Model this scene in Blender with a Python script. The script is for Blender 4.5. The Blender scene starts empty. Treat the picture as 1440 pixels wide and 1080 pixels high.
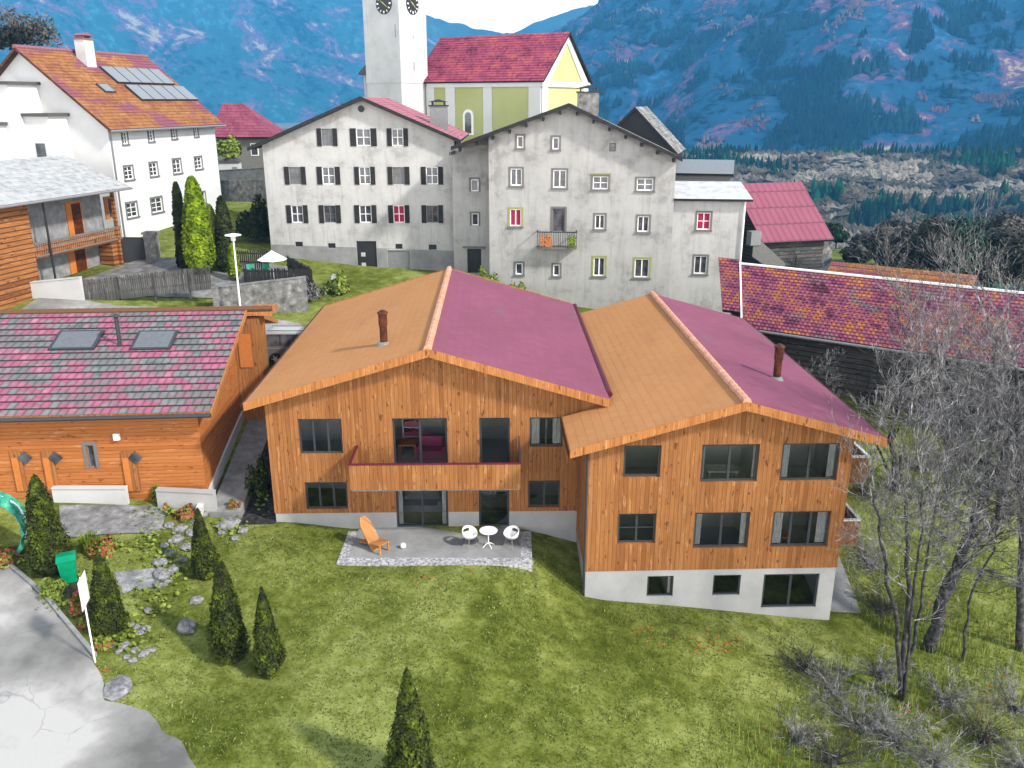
EXPO = 1.05; HAZE_C = (.09, .46, .95, 1); HAZE_D = .00019
import bpy, math, random
import numpy as np
from mathutils import Vector, Matrix, noise
random.seed(7); R = math.radians
sc = bpy.context.scene; COL = sc.collection
# ------------------------------------------------------------------ camera model (used to measure the place)
F = 1205.0; TH = R(18.3); CAM = Vector((0, -32.7, 16.9)); cT, sT = math.cos(TH), math.sin(TH)
def ray(px, py):
    u = (px-720)/F; v = -(py-540)/F
    return Vector((u, cT+v*sT, -sT+v*cT))
def PY(px, py, Y):
    d = ray(px, py); return CAM+d*((Y-CAM.y)/d.y)
def PZ(px, py, Z):
    d = ray(px, py); return CAM+d*((Z-CAM.z)/d.z)
class Frame:
    """local frame of a building: measured points on its wall planes"""
    def __init__(s, loc, rz): s.loc = Vector(loc); s.rz = rz; s.M = Matrix.Rotation(-rz, 3, 'Z')
    def front(s, px, py, y=0.0):
        o = s.M @ (CAM-s.loc); d = s.M @ ray(px, py); p = o+d*((y-o.y)/d.y); return p.x, p.z
    def side(s, px, py, x):
        o = s.M @ (CAM-s.loc); d = s.M @ ray(px, py); p = o+d*((x-o.x)/d.x); return p.y, p.z
    def rect(s, a, b, y=0.0):
        x0, z1 = s.front(a[0], a[1], y); x1, z0 = s.front(b[0], b[1], y); return (x0, x1, z0, z1)
# ------------------------------------------------------------------ materials
K = 0.60
def S(r, g, b, k=None):
    f = lambda c: (c/255/12.92 if c <= 10 else ((c/255+.055)/1.055)**2.4)
    k = K if k is None else k
    return (f(r)*k, f(g)*k, f(b)*k, 1)
class NT:
    def __init__(s, name, rough=.8, spec=.3):
        s.m = bpy.data.materials.new(name); s.m.use_nodes = True; s.t = s.m.node_tree; s.n = s.t.nodes
        s.b = s.n['Principled BSDF']; s.b.inputs['Roughness'].default_value = rough
        s.b.inputs['Specular IOR Level'].default_value = spec
        tc = s.n.new('ShaderNodeTexCoord'); s.obj = tc.outputs['Object']; s.uv = tc.outputs['UV']
    def L(s, a, b): s.t.links.new(a, b)
    def mapv(s, vec, scale):
        m = s.n.new('ShaderNodeMapping'); m.inputs['Scale'].default_value = scale; s.L(vec, m.inputs['Vector']); return m.outputs[0]
    def noise(s, vec, scale, detail=4, rough=.55, dist=0):
        n = s.n.new('ShaderNodeTexNoise'); n.inputs['Scale'].default_value = scale; n.inputs['Detail'].default_value = detail
        n.inputs['Roughness'].default_value = rough; n.inputs['Distortion'].default_value = dist
        s.L(vec, n.inputs['Vector']); return n.outputs['Fac']
    def ramp(s, fac, stops, const=False):
        r = s.n.new('ShaderNodeValToRGB'); e = r.color_ramp.elements
        if const: r.color_ramp.interpolation = 'CONSTANT'
        e[0].position, e[0].color = stops[0]; e[1].position, e[1].color = stops[-1]
        for p, c in stops[1:-1]:
            q = e.new(p); q.color = c
        s.L(fac, r.inputs[0]); return r.outputs[0]
    def mix(s, fac, a, b, mode='MIX'):
        x = s.n.new('ShaderNodeMix'); x.data_type = 'RGBA'; x.blend_type = mode
        for sock, v in ((x.inputs[0], fac), (x.inputs[6], a), (x.inputs[7], b)):
            if hasattr(v, 'is_linked'): s.L(v, sock)
            else: sock.default_value = v
        return x.outputs[2]
    def math(s, op, a, b=0.0):
        x = s.n.new('ShaderNodeMath'); x.operation = op
        for sock, v in ((x.inputs[0], a), (x.inputs[1], b)):
            if hasattr(v, 'is_linked'): s.L(v, sock)
            else: sock.default_value = v
        return x.outputs[0]
    def sep(s, v):
        x = s.n.new('ShaderNodeSeparateXYZ'); s.L(v, x.inputs[0]); return x.outputs
    def comb(s, x, y, z=0.0):
        c = s.n.new('ShaderNodeCombineXYZ')
        for i, v in enumerate((x, y, z)):
            if hasattr(v, 'is_linked'): s.L(v, c.inputs[i])
            else: c.inputs[i].default_value = v
        return c.outputs[0]
    def color(s, c): s.L(c, s.b.inputs['Base Color'])
    def bump(s, h, strength=.4, dist=.02):
        b = s.n.new('ShaderNodeBump'); b.inputs['Strength'].default_value = strength; b.inputs['Distance'].default_value = dist
        s.L(h, b.inputs['Height']); s.L(b.outputs[0], s.b.inputs['Normal'])
def t_mix(a, b, f): return tuple(x*(1-f)+y*f for x, y in zip(a, b))
def B(p): return (p, p, p, 1)
def m_plain(name, c, rough=.7, spec=.3, metal=0, var=.12, scale=6):
    t = NT(name, rough, spec); t.b.inputs['Metallic'].default_value = metal
    n = t.noise(t.obj, scale, 5)
    lo = tuple(x*(1-var) for x in c[:3])+(1,); hi = tuple(min(1, x*(1+var)) for x in c[:3])+(1,)
    t.color(t.ramp(n, [(.3, lo), (.7, hi)])); t.bump(n, .15, .01); return t.m
def m_blotch(name, cols, scale=1.0, rough=.85, bscale=20, bstr=.25, detail=5, lo=.34, hi=.66):
    t = NT(name, rough, .25); n = t.noise(t.obj, scale, detail, .65)
    k = len(cols); t.color(t.ramp(n, [(lo+(hi-lo)*i/(k-1), c) for i, c in enumerate(cols)]))
    t.bump(t.noise(t.obj, bscale, 4), bstr, .02); return t.m
def m_planks(name, base, dark, light, width=.17, horizontal=False, rough=.75, gapw=.06):
    t = NT(name, rough, .25); x, y, z = t.sep(t.obj)
    s = z if horizontal else t.math('ADD', x, y); l = t.math('ADD', x, y) if horizontal else z
    q = t.math('DIVIDE', s, width); fl = t.math('FLOOR', q); fr = t.math('FRACT', q)
    wn = t.n.new('ShaderNodeTexWhiteNoise'); wn.noise_dimensions = '1D'; t.L(fl, wn.inputs['W'])
    c = t.ramp(wn.outputs['Value'], [(0, t_mix(dark, base, .35)), (.25, base), (.85, base), (1, t_mix(light, base, .5))])
    # grain and knots run along the board
    g = t.noise(t.comb(t.math('MULTIPLY', s, 14), t.math('MULTIPLY', l, .9), t.math('MULTIPLY', fl, 3.7)), 1.0, 5, .6)
    c = t.mix(t.math('MULTIPLY', t.ramp(g, [(.35, B(1)), (.62, B(0))]), .55), c, dark)
    k = t.noise(t.comb(t.math('MULTIPLY', s, 6.5), t.math('MULTIPLY', l, 2.4), t.math('MULTIPLY', fl, 1.3)), 1.0, 2, .5)
    c = t.mix(t.ramp(k, [(.64, B(0)), (.7, B(.8))]), c, tuple(v*.45 for v in dark[:3])+(1,))
    k2 = t.noise(t.comb(t.math('MULTIPLY', s, 7), t.math('MULTIPLY', l, 1.1), t.math('MULTIPLY', fl, 2.9)), 1.0, 3, .6)
    c = t.mix(t.ramp(k2, [(.6, B(0)), (.68, B(.7))]), c, light)
    gap = t.ramp(t.math('PINGPONG', fr, .5), [(0, B(0)), (gapw, B(1))])
    c = t.mix(gap, tuple(v*.35 for v in dark[:3])+(1,), c); t.color(c)
    t.bump(t.math('ADD', gap, t.math('MULTIPLY', g, .3)), .5, .02); return t.m
def m_tiles(name, cols, bw=.3, rh=.33, bump=.6, mortar=.35, wear=None, wscale=.35, rough=.85, wthr=(.48, .6)):
    """clay tiles laid in courses; u runs along the ridge, v up the slope, both in metres"""
    t = NT(name, rough, .2); u, v, _ = t.sep(t.uv)
    row = t.math('FLOOR', t.math('DIVIDE', v, rh)); uu = t.math('ADD', u, t.math('MULTIPLY', row, bw*.5))
    col = t.math('FLOOR', t.math('DIVIDE', uu, bw)); fx = t.math('FRACT', t.math('DIVIDE', uu, bw)); fy = t.math('FRACT', t.math('DIVIDE', v, rh))
    wn = t.n.new('ShaderNodeTexWhiteNoise'); wn.noise_dimensions = '2D'; t.L(t.comb(col, row), wn.inputs['Vector'])
    blot = t.noise(t.comb(t.math('MULTIPLY', u, .5), t.math('MULTIPLY', v, .8)), wscale*2.2, 5, .6)
    f = t.math('ADD', t.math('MULTIPLY', wn.outputs['Value'], .38), t.math('MULTIPLY', t.ramp(blot, [(.3, B(0)), (.7, B(1))]), .62))
    k = len(cols); c = t.ramp(f, [(.12+.76*i/(k-1), x) for i, x in enumerate(cols)])
    if wear:
        w = t.noise(t.comb(t.math('MULTIPLY', u, .7), v), wscale, 6, .65, .4); c = t.mix(t.ramp(w, [(wthr[0], B(0)), (wthr[1], B(.85))]), c, wear)
    edge = t.ramp(fy, [(0, B(0)), (.13, B(1))]); c = t.mix(t.math('MULTIPLY', t.math('SUBTRACT', 1.0, edge), mortar), c, (.02, .018, .018, 1))
    side = t.math('PINGPONG', fx, .5); sd = t.ramp(side, [(0, B(0)), (.1, B(1))]); c = t.mix(t.math('MULTIPLY', t.math('SUBTRACT', 1.0, sd), mortar*.7), c, (.03, .025, .025, 1))
    t.color(c); wave = t.math('SINE', t.math('MULTIPLY', uu, 2*math.pi/bw)); t.bump(t.math('ADD', t.math('MULTIPLY', wave, .5), edge), bump, .03); return t.m
def m_glass(name, dark=.02):
    """window pane: half see-through, mirrors the surroundings like real glazing"""
    t = NT(name); n = t.n; n.remove(t.b)
    g = n.new('ShaderNodeBsdfGlossy'); g.inputs['Roughness'].default_value = .02
    tr = n.new('ShaderNodeBsdfTransparent'); tr.inputs[0].default_value = (.86, .88, .88, 1)
    fr = n.new('ShaderNodeFresnel'); fr.inputs['IOR'].default_value = 1.55
    mx = n.new('ShaderNodeMixShader'); t.L(fr.outputs[0], mx.inputs[0]); t.L(tr.outputs[0], mx.inputs[1]); t.L(g.outputs[0], mx.inputs[2])
    t.L(mx.outputs[0], n['Material Output'].inputs['Surface']); return t.m
def m_pane(name, c=(.03, .032, .036, 1)):
    t = NT(name, .06, .6); nn = t.noise(t.obj, 1.7, 3); t.color(t.ramp(nn, [(.4, c), (.62, tuple(x*2.6 for x in c[:3])+(1,))])); return t.m
def m_leaf(name, cols, scale=2.0, rough=.7):
    t = NT(name, rough, .2); n = t.noise(t.obj, scale, 4, .7); k = len(cols)
    t.color(t.ramp(n, [(.3+.4*i/(k-1), c) for i, c in enumerate(cols)]))
    return t.m
M = {}
M['clad'] = m_planks('vertical_board_cladding', S(180, 120, 66), S(140, 84, 36), S(208, 152, 98), .165)
M['clad_shed'] = m_planks('horizontal_board_cladding', S(200, 124, 62), S(170, 98, 44), S(226, 160, 104), .16, True)
M['logs'] = m_planks('log_wall', S(190, 126, 70), S(110, 56, 26), S(218, 162, 110), .3, True, gapw=.2)
M['dklogs'] = m_planks('weathered_log_wall', S(92, 90, 88), S(46, 44, 42), S(134, 132, 128), .3, True, gapw=.18)
M['trimwood'] = m_planks('pine_trim', S(206, 138, 76), S(166, 98, 46), S(226, 170, 110), .09)
M['tile_lit_tan'] = m_tiles('lit_tan_roof_tiles', [S(196, 136, 82), S(203, 142, 87), S(208, 147, 92)], .3, .36, .12, .10, S(186, 126, 84), .2, wthr=(.56, .7))  # sunlit tone of the timber house roofs, painted into the tile colour
M['tile_shade_mauve'] = m_tiles('shade_mauve_roof_tiles', [S(142, 80, 98), S(150, 84, 106), S(156, 90, 112)], .3, .36, .06, .10, S(126, 112, 116), .16, wthr=(.58, .72))  # shaded tone of the same roof covering, painted into the tile colour
M['tile_shed'] = m_tiles('pink_grey_roof_tiles', [S(100, 106, 106), S(124, 127, 125), S(140, 142, 140), S(166, 94, 116), S(178, 106, 130), S(186, 116, 138), S(196, 134, 150)], .34, .5076, .9, .9, S(118, 122, 120), .55, wthr=(.50, .57))
M['tile_orange'] = m_tiles('orange_roof_tiles', [S(150, 84, 96), S(150, 96, 60), S(170, 112, 64), S(178, 124, 78), S(194, 142, 96)], .25, .3, .6, .5, S(146, 82, 108), .3, wthr=(.5, .55))
M['tile_barn'] = m_tiles('mottled_barn_tiles', [S(84, 40, 56), S(130, 64, 92), S(160, 84, 112), S(178, 106, 66), S(196, 130, 76)], .24, .27, .9, .85, S(120, 116, 112), .5, wthr=(.55, .62))
M['tile_nave'] = m_tiles('nave_roof_tiles', [S(110, 50, 70), S(150, 66, 92), S(172, 76, 104), S(186, 90, 110), S(204, 120, 62)], .3, .42, .6, .5)
M['tile_red'] = m_tiles('dull_red_tiles', [S(130, 60, 80), S(150, 76, 98), S(168, 92, 112)], .3, .5, .5, .3)
M['tile_pink'] = m_tiles('pink_roof_tiles', [S(178, 106, 118), S(192, 122, 133), S(208, 150, 158)], .3, .33, .5, .3)
M['tile_grey'] = m_tiles('grey_slate_tiles', [S(92, 92, 90), S(128, 128, 124), S(164, 162, 156), S(186, 184, 178)], .3, .3, .8, .6)
M['metal_pink'] = m_tiles('pink_metal_sheets', [S(150, 84, 102), S(154, 88, 106), S(158, 92, 110)], .6, 1.9, .7, .6)
M['metal_light'] = m_blotch('pale_metal_roof', [S(156, 157, 156), S(188, 188, 186), S(202, 202, 200)], 2.2, .65)
M['ridge_tan'] = m_blotch('ridge_cap_clay', [S(214, 150, 112), S(232, 172, 138), S(238, 186, 170)], 3, .8)
M['plaster_w'] = m_blotch('white_plaster', [S(208, 208, 207), S(220, 220, 219), S(228, 228, 227)], .5, .9, 60, .08)
M['plaster_base'] = m_blotch('pale_grey_render', [S(176, 176, 175), S(186, 186, 185), S(194, 194, 193)], .7, .9, 60, .08)
M['plaster_2'] = m_blotch('worn_pale_plaster', [S(172, 172, 171), S(186, 186, 185), S(214, 214, 213), S(222, 222, 221)], .42, .9, 26, .3, 7, .38, .6)
M['plaster_3'] = m_blotch('worn_grey_plaster', [S(150, 150, 150), S(178, 178, 178), S(190, 190, 190), S(198, 198, 198)], .3, .9, 26, .3, 7, .32, .6)
def m_oldplaster(name, a, b, c, patch=.5):
    t = NT(name, .92, .2); x, y, z = t.sep(t.obj); h = t.math('ADD', x, y)
    n = t.noise(t.obj, .55, 7, .7); col = t.ramp(n, [(.38, a), (.47, b), (.62, c)])
    st = t.noise(t.comb(t.math('MULTIPLY', h, 2.6), t.math('MULTIPLY', z, .22)), 1.0, 6, .7); col = t.mix(t.math('MULTIPLY', t.ramp(st, [(.5, B(0)), (.68, B(1))]), .35), col, tuple(v*.62 for v in a[:3])+(1,))
    sp = t.noise(t.obj, 2.6, 6, .75); col = t.mix(t.ramp(sp, [(.63, B(0)), (.68, B(.55))]), col, tuple(v*.66 for v in a[:3])+(1,))
    t.color(col); t.bump(t.noise(t.obj, 18, 5), .3, .02); return t.m
M['plaster_2'] = m_oldplaster('worn_pale_plaster_streaked', S(182, 181, 178), S(204, 203, 200), S(214, 213, 211)); M['plaster_3'] = m_oldplaster('worn_grey_plaster_streaked', S(164, 163, 160), S(188, 187, 184), S(198, 197, 194))
M['metal_white'] = m_blotch('whitish_metal_roof', [S(190, 190, 190), S(214, 214, 213), S(226, 226, 225)], 1.6, .6)
M['thuja_bright'] = m_leaf('bright_thuja_leaf', [S(50, 62, 0), S(96, 118, 2), S(134, 160, 4), S(160, 184, 40)], 1.6)
M['plaster_hall'] = m_blotch('bright_white_plaster', [S(236, 236, 235), S(248, 248, 247)], .5, .9, 40, .1)
M['plaster_y'] = m_blotch('yellow_green_plaster', [S(196, 200, 132), S(210, 213, 152)], .25, .9)
M['concrete'] = m_blotch('concrete', [S(128, 128, 128), S(150, 150, 150), S(172, 172, 172)], 1.6, .9)
M['drain_shade'] = m_blotch('drain_with_painted_shade', [S(26, 26, 28), S(50, 50, 52), S(84, 84, 86)], 5, .95, 14, .8)  # house shadow is painted into this near-black strip colour
M['yard'] = m_blotch('grey_yard_gravel', [S(96, 94, 92), S(132, 130, 127), S(164, 162, 158)], 1.2, .95, 12, .6)
M['rough_paving'] = m_blotch('rough_grey_patio', [S(106, 106, 106), S(130, 130, 131), S(150, 150, 151), S(178, 178, 180)], 2.2, .95, 10, .7)
M['fencewood'] = m_planks('grey_fence_wood', S(112, 110, 106), S(58, 56, 54), S(150, 148, 144), .11)
M['base_grey'] = m_blotch('grey_base_render', [S(140, 140, 140), S(158, 158, 158), S(172, 172, 172)], .8)
M['stonewall'] = m_blotch('rough_stone', [S(96, 94, 90), S(132, 130, 126), S(150, 148, 144), S(186, 184, 180)], 2.4, .95, 9, .8, 6)
M['dark_metal'] = m_plain('anthracite_metal', (.026, .028, .031, 1), .45, .4)
M['mid_metal'] = m_plain('grey_metal', (.16, .165, .17, 1), .45, .4)
M['black'] = m_plain('black_paint', (.012, .012, .013, 1), .5, .4)
M['white_paint'] = m_plain('white_paint', (.74, .74, .73, 1), .5, .4, 0, .03)
M['shutter'] = m_planks('black_stained_shutter', S(52, 50, 50), S(34, 32, 32), S(70, 68, 68), .08, True)
M['oldframe'] = m_plain('weathered_stone_frame', S(126, 124, 120), .9)
M['flue'] = m_blotch('rusty_brown_flue', [S(58, 24, 10), S(86, 40, 14), S(120, 66, 26)], 4, .5)
M['glass'] = m_glass('clear_glazing'); M['pane'] = m_pane('dark_glazing')
M['panered'] = m_plain('red_curtain', S(172, 30, 74), .8); M['curtain'] = m_plain('white_curtain', S(206, 206, 204), .9)
M['room'] = m_blotch('room_plaster', [S(206, 206, 204), S(224, 222, 218)], .6)
M['sofa'] = m_plain('grey_upholstery', S(120, 120, 122), .9); M['sofar'] = m_plain('pink_upholstery', S(200, 90, 130), .9); M['boardor'] = m_plain('orange_wood', S(214, 130, 60), .6)
M['plum'] = m_plain('plum_metal', S(104, 24, 50), .5)
M['yellowtrim'] = m_plain('lichen_yellow_stone', S(164, 168, 92), .9)
M['skyglass'] = m_plain('skylight_glass', S(112, 113, 113), .2, .5, 0, .12)
M['solar'] = m_plain('pale_solar_glass', S(146, 148, 147), .25, .5, 0, .05)
M['asphalt'] = m_blotch('pale_worn_asphalt', [S(114, 112, 109), S(148, 146, 142), S(170, 167, 163), S(202, 199, 194)], .2, .9, 40, .2, 6, .36, .6)
t = NT('road_asphalt', .92, .2); nn = t.noise(t.obj, .2, 6, .6); c = t.ramp(nn, [(.36, S(112, 110, 107)), (.45, S(144, 142, 138)), (.54, S(166, 163, 159)), (.62, S(200, 197, 192))]); vo = t.n.new('ShaderNodeTexVoronoi'); vo.feature = 'DISTANCE_TO_EDGE'; vo.inputs['Scale'].default_value = .55; wv = t.n.new('ShaderNodeTexNoise'); wv.inputs['Scale'].default_value = 1.4; t.L(t.obj, wv.inputs['Vector']); t.L(t.mix(.3, t.obj, wv.outputs['Color']), vo.inputs['Vector'])
cr = t.math('MULTIPLY', t.ramp(vo.outputs['Distance'], [(.002, B(1)), (.006, B(0))]), t.ramp(t.noise(t.obj, .45, 3), [(.5, B(0)), (.6, B(1))])); c = t.mix(t.math('MULTIPLY', cr, .35), c, S(84, 83, 82)); c = t.mix(t.math('MULTIPLY', t.ramp(t.noise(t.obj, 60, 3), [(.5, B(0)), (.75, B(1))]), .25), c, S(90, 88, 86)); t.color(c); t.bump(t.noise(t.obj, 50, 4), .25, .01); M['asphalt'] = t.m
M['paving'] = m_blotch('terrace_slabs', [S(142, 142, 142), S(158, 158, 158), S(172, 172, 172)], .8, .9)
M['gravel'] = m_blotch('light_gravel', [S(120, 120, 124), S(180, 180, 184), S(226, 226, 228)], 9, .95, 16, .8, 3)
M['rock'] = m_blotch('pale_rock', [S(104, 103, 104), S(142, 141, 142), S(176, 175, 175)], 2.5, .9, 8, .6)
M['thuja'] = m_leaf('thuja_leaf', [S(16, 22, 0), S(42, 50, 2), S(70, 82, 2), S(120, 138, 8)], 2.2)
M['thuja_dk'] = m_leaf('dark_conifer_leaf', [S(20, 24, 12), S(46, 54, 18), S(74, 84, 24)], 1.5)
M['bark'] = m_blotch('grey_bark', [S(36, 34, 34), S(62, 60, 60), S(104, 102, 102)], 5, .95)
M['twig'] = m_blotch('grey_twig', [S(40, 39, 39), S(92, 90, 90), S(140, 138, 138), S(196, 194, 194)], 3.2, .95)
M['twig_pale'] = m_blotch('pale_dry_twig', [S(48, 46, 46), S(104, 102, 102), S(156, 154, 154), S(206, 204, 204)], 3.4, .95)
M['twig_dk'] = m_blotch('dark_twig', [S(40, 40, 38), S(72, 70, 66), S(104, 102, 96)], .5, .95)
M['leafg'] = m_leaf('shrub_leaf', [S(72, 88, 24), S(128, 146, 50), S(176, 190, 90)], 2.5)
M['leafred'] = m_leaf('red_flower', [S(130, 50, 36), S(164, 76, 50), S(178, 100, 104)], 4)
M['teal'] = m_blotch('teal_fabric', [S(30, 120, 100), S(60, 170, 140), S(120, 210, 180)], 3, .7)
M['bin'] = m_blotch('green_plastic', [S(0, 140, 96), S(10, 168, 124)], 2, .4, 30, .02)
M['chairwood'] = m_planks('chair_pine', S(210, 150, 92), S(170, 108, 58), S(226, 176, 124), .11)
M['carpaint'] = m_plain('dark_grey_car_paint', (.10, .105, .105, 1), .25, .6, 0, .03); M['carroof'] = m_plain('silver_car_roof', (.42, .43, .43, 1), .3, .6, 0, .03)
M['tyre'] = m_plain('tyre_rubber', (.012, .012, .012, 1), .85); M['rim'] = m_plain('alloy_rim', (.5, .5, .5, 1), .3, .5)
M['gold'] = m_plain('clock_gilding', S(226, 214, 120), .4)
# ------------------------------------------------------------------ mesh helpers
class MB:
    def __init__(s, xf=None): s.v = []; s.f = []; s.mi = []; s.uv = {}; s.xf = xf
    def add(s, vs, fs, mi=0):
        o = len(s.v); s.v += [s.xf(*p) if s.xf else tuple(p) for p in vs]
        for f in fs: s.f.append(tuple(i+o for i in f)); s.mi.append(mi)
    def box(s, x0, x1, y0, y1, z0, z1, mi=0):
        s.add([(x0, y0, z0), (x1, y0, z0), (x1, y1, z0), (x0, y1, z0), (x0, y0, z1), (x1, y0, z1), (x1, y1, z1), (x0, y1, z1)],
              [(0, 3, 2, 1), (4, 5, 6, 7), (0, 1, 5, 4), (1, 2, 6, 5), (2, 3, 7, 6), (3, 0, 4, 7)], mi)
    def quad(s, a, b, c, d, mi=0, uv=None):
        s.add([a, b, c, d], [(0, 1, 2, 3)], mi)
        if uv: s.uv[len(s.f)-1] = uv
    def prism(s, pts, d, mi=0):
        """closed polygon pts (3D) extruded by vector d"""
        n = len(pts); q = [tuple(Vector(p)+Vector(d)) for p in pts]
        s.add(list(pts)+q, [tuple(range(n))[::-1], tuple(range(n, 2*n))]+[(i, (i+1) % n, n+(i+1) % n, n+i) for i in range(n)], mi)
    def tube(s, pts, rs, n=6, mi=0, cap=True):
        pts = [Vector(p) for p in pts]; k = len(pts); vs = []; fs = []
        if not hasattr(rs, '__len__'): rs = [rs]*k
        for i, p in enumerate(pts):
            t = (pts[min(i+1, k-1)]-pts[max(i-1, 0)])
            t = t.normalized() if t.length > 1e-9 else Vector((0, 0, 1))
            a = t.cross(Vector((0, 0, 1)) if abs(t.z) < .9 else Vector((1, 0, 0))).normalized(); b = t.cross(a)
            for j in range(n):
                w = 2*math.pi*j/n; vs.append(tuple(p+(a*math.cos(w)+b*math.sin(w))*rs[i]))
        for i in range(k-1):
            for j in range(n): fs.append((i*n+j, i*n+(j+1) % n, (i+1)*n+(j+1) % n, (i+1)*n+j))
        if cap: fs += [tuple(range(n))[::-1], tuple(range((k-1)*n, k*n))]
        s.add(vs, fs, mi)
    def lathe(s, prof, n=16, c=(0, 0, 0), mi=0, sx=1, sy=1):
        vs = []; fs = []; k = len(prof)
        for r, z in prof:
            for j in range(n):
                w = 2*math.pi*j/n; vs.append((c[0]+r*sx*math.cos(w), c[1]+r*sy*math.sin(w), c[2]+z))
        for i in range(k-1):
            for j in range(n): fs.append((i*n+j, i*n+(j+1) % n, (i+1)*n+(j+1) % n, (i+1)*n+j))
        fs += [tuple(range(n))[::-1], tuple(range((k-1)*n, k*n))]; s.add(vs, fs, mi)
    def mesh(s, name, mats, smooth=False):
        me = bpy.data.meshes.new(name); me.from_pydata(s.v, [], s.f)
        for m in (mats if isinstance(mats, (list, tuple)) else [mats]): me.materials.append(M[m] if isinstance(m, str) else m)
        me.polygons.foreach_set('material_index', s.mi)
        if s.uv:
            ul = me.uv_layers.new(name='UVMap')
            for fi, uv in s.uv.items():
                for li, c in zip(me.polygons[fi].loop_indices, uv): ul.data[li].uv = c
        if smooth: me.polygons.foreach_set('use_smooth', [True]*len(me.polygons))
        me.update(); return me
    def build(s, name, mats, parent=None, smooth=False):
        o = bpy.data.objects.new(name, s.mesh(name, mats, smooth)); COL.objects.link(o)
        if parent: o.parent = parent
        return o
def tag(o, label, cat, group=None, kind=None):
    if label: o['label'] = label
    if cat: o['category'] = cat
    if group: o['group'] = group
    if kind: o['kind'] = kind
    return o
def thing(name, label, cat, loc=(0, 0, 0), rz=0, group=None):
    o = bpy.data.objects.new(name, None); o.empty_display_size = .3; COL.objects.link(o); o.location = loc; o.rotation_euler = (0, 0, rz)
    return tag(o, label, cat, group)
def dup(root, loc, rz=0, label=None, scale=None, group=None):
    r = root.copy(); COL.objects.link(r); r.location = loc; r.rotation_euler = (0, 0, rz)
    if scale: r.scale = scale
    if label: r['label'] = label
    if group: r['group'] = group
    for ch in list(root.children):
        c = ch.copy(); COL.objects.link(c); c.parent = r
        for g in ch.children:
            d = g.copy(); COL.objects.link(d); d.parent = c
    return r
def structure(o): o['kind'] = 'structure'; return o
# ------------------------------------------------------------------ building helpers
def wall_mb(mb, x0, x1, z0, top, holes, y=0.0, reveal=.16, mi=0, rmi=0, breaks=()):
    """wall in the plane y facing -y; top(x) gives the height; holes are x0,x1,z0,z1; openings have reveals"""
    xs = {x0, x1} | set(b for b in breaks if x0 < b < x1)
    for h in holes: xs |= {max(x0, h[0]), min(x1, h[1])}
    xs = sorted(xs)
    for a, b in zip(xs, xs[1:]):
        if b-a < 1e-5: continue
        m = (a+b)/2; hs = sorted([h for h in holes if h[0] < m < h[1]], key=lambda h: h[2]); za = zb = z0
        for h in hs:
            if h[2] > za+1e-5: mb.quad((a, y, za), (b, y, zb), (b, y, h[2]), (a, y, h[2]), mi)
            za = zb = h[3]
        if max(top(a), top(b)) > za+1e-4: mb.quad((a, y, za), (b, y, zb), (b, y, top(b)), (a, y, top(a)), mi)
    for h in holes:
        a, b, c, d = h[:4]; y1 = y+reveal; sk = h[4] if len(h) > 4 else ''
        if 'b' not in sk: mb.quad((a, y, c), (b, y, c), (b, y1, c), (a, y1, c), rmi)
        if 't' not in sk: mb.quad((a, y1, d), (b, y1, d), (b, y, d), (a, y, d), rmi)
        mb.quad((a, y1, c), (a, y1, d), (a, y, d), (a, y, c), rmi); mb.quad((b, y, c), (b, y, d), (b, y1, d), (b, y1, c), rmi)
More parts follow.
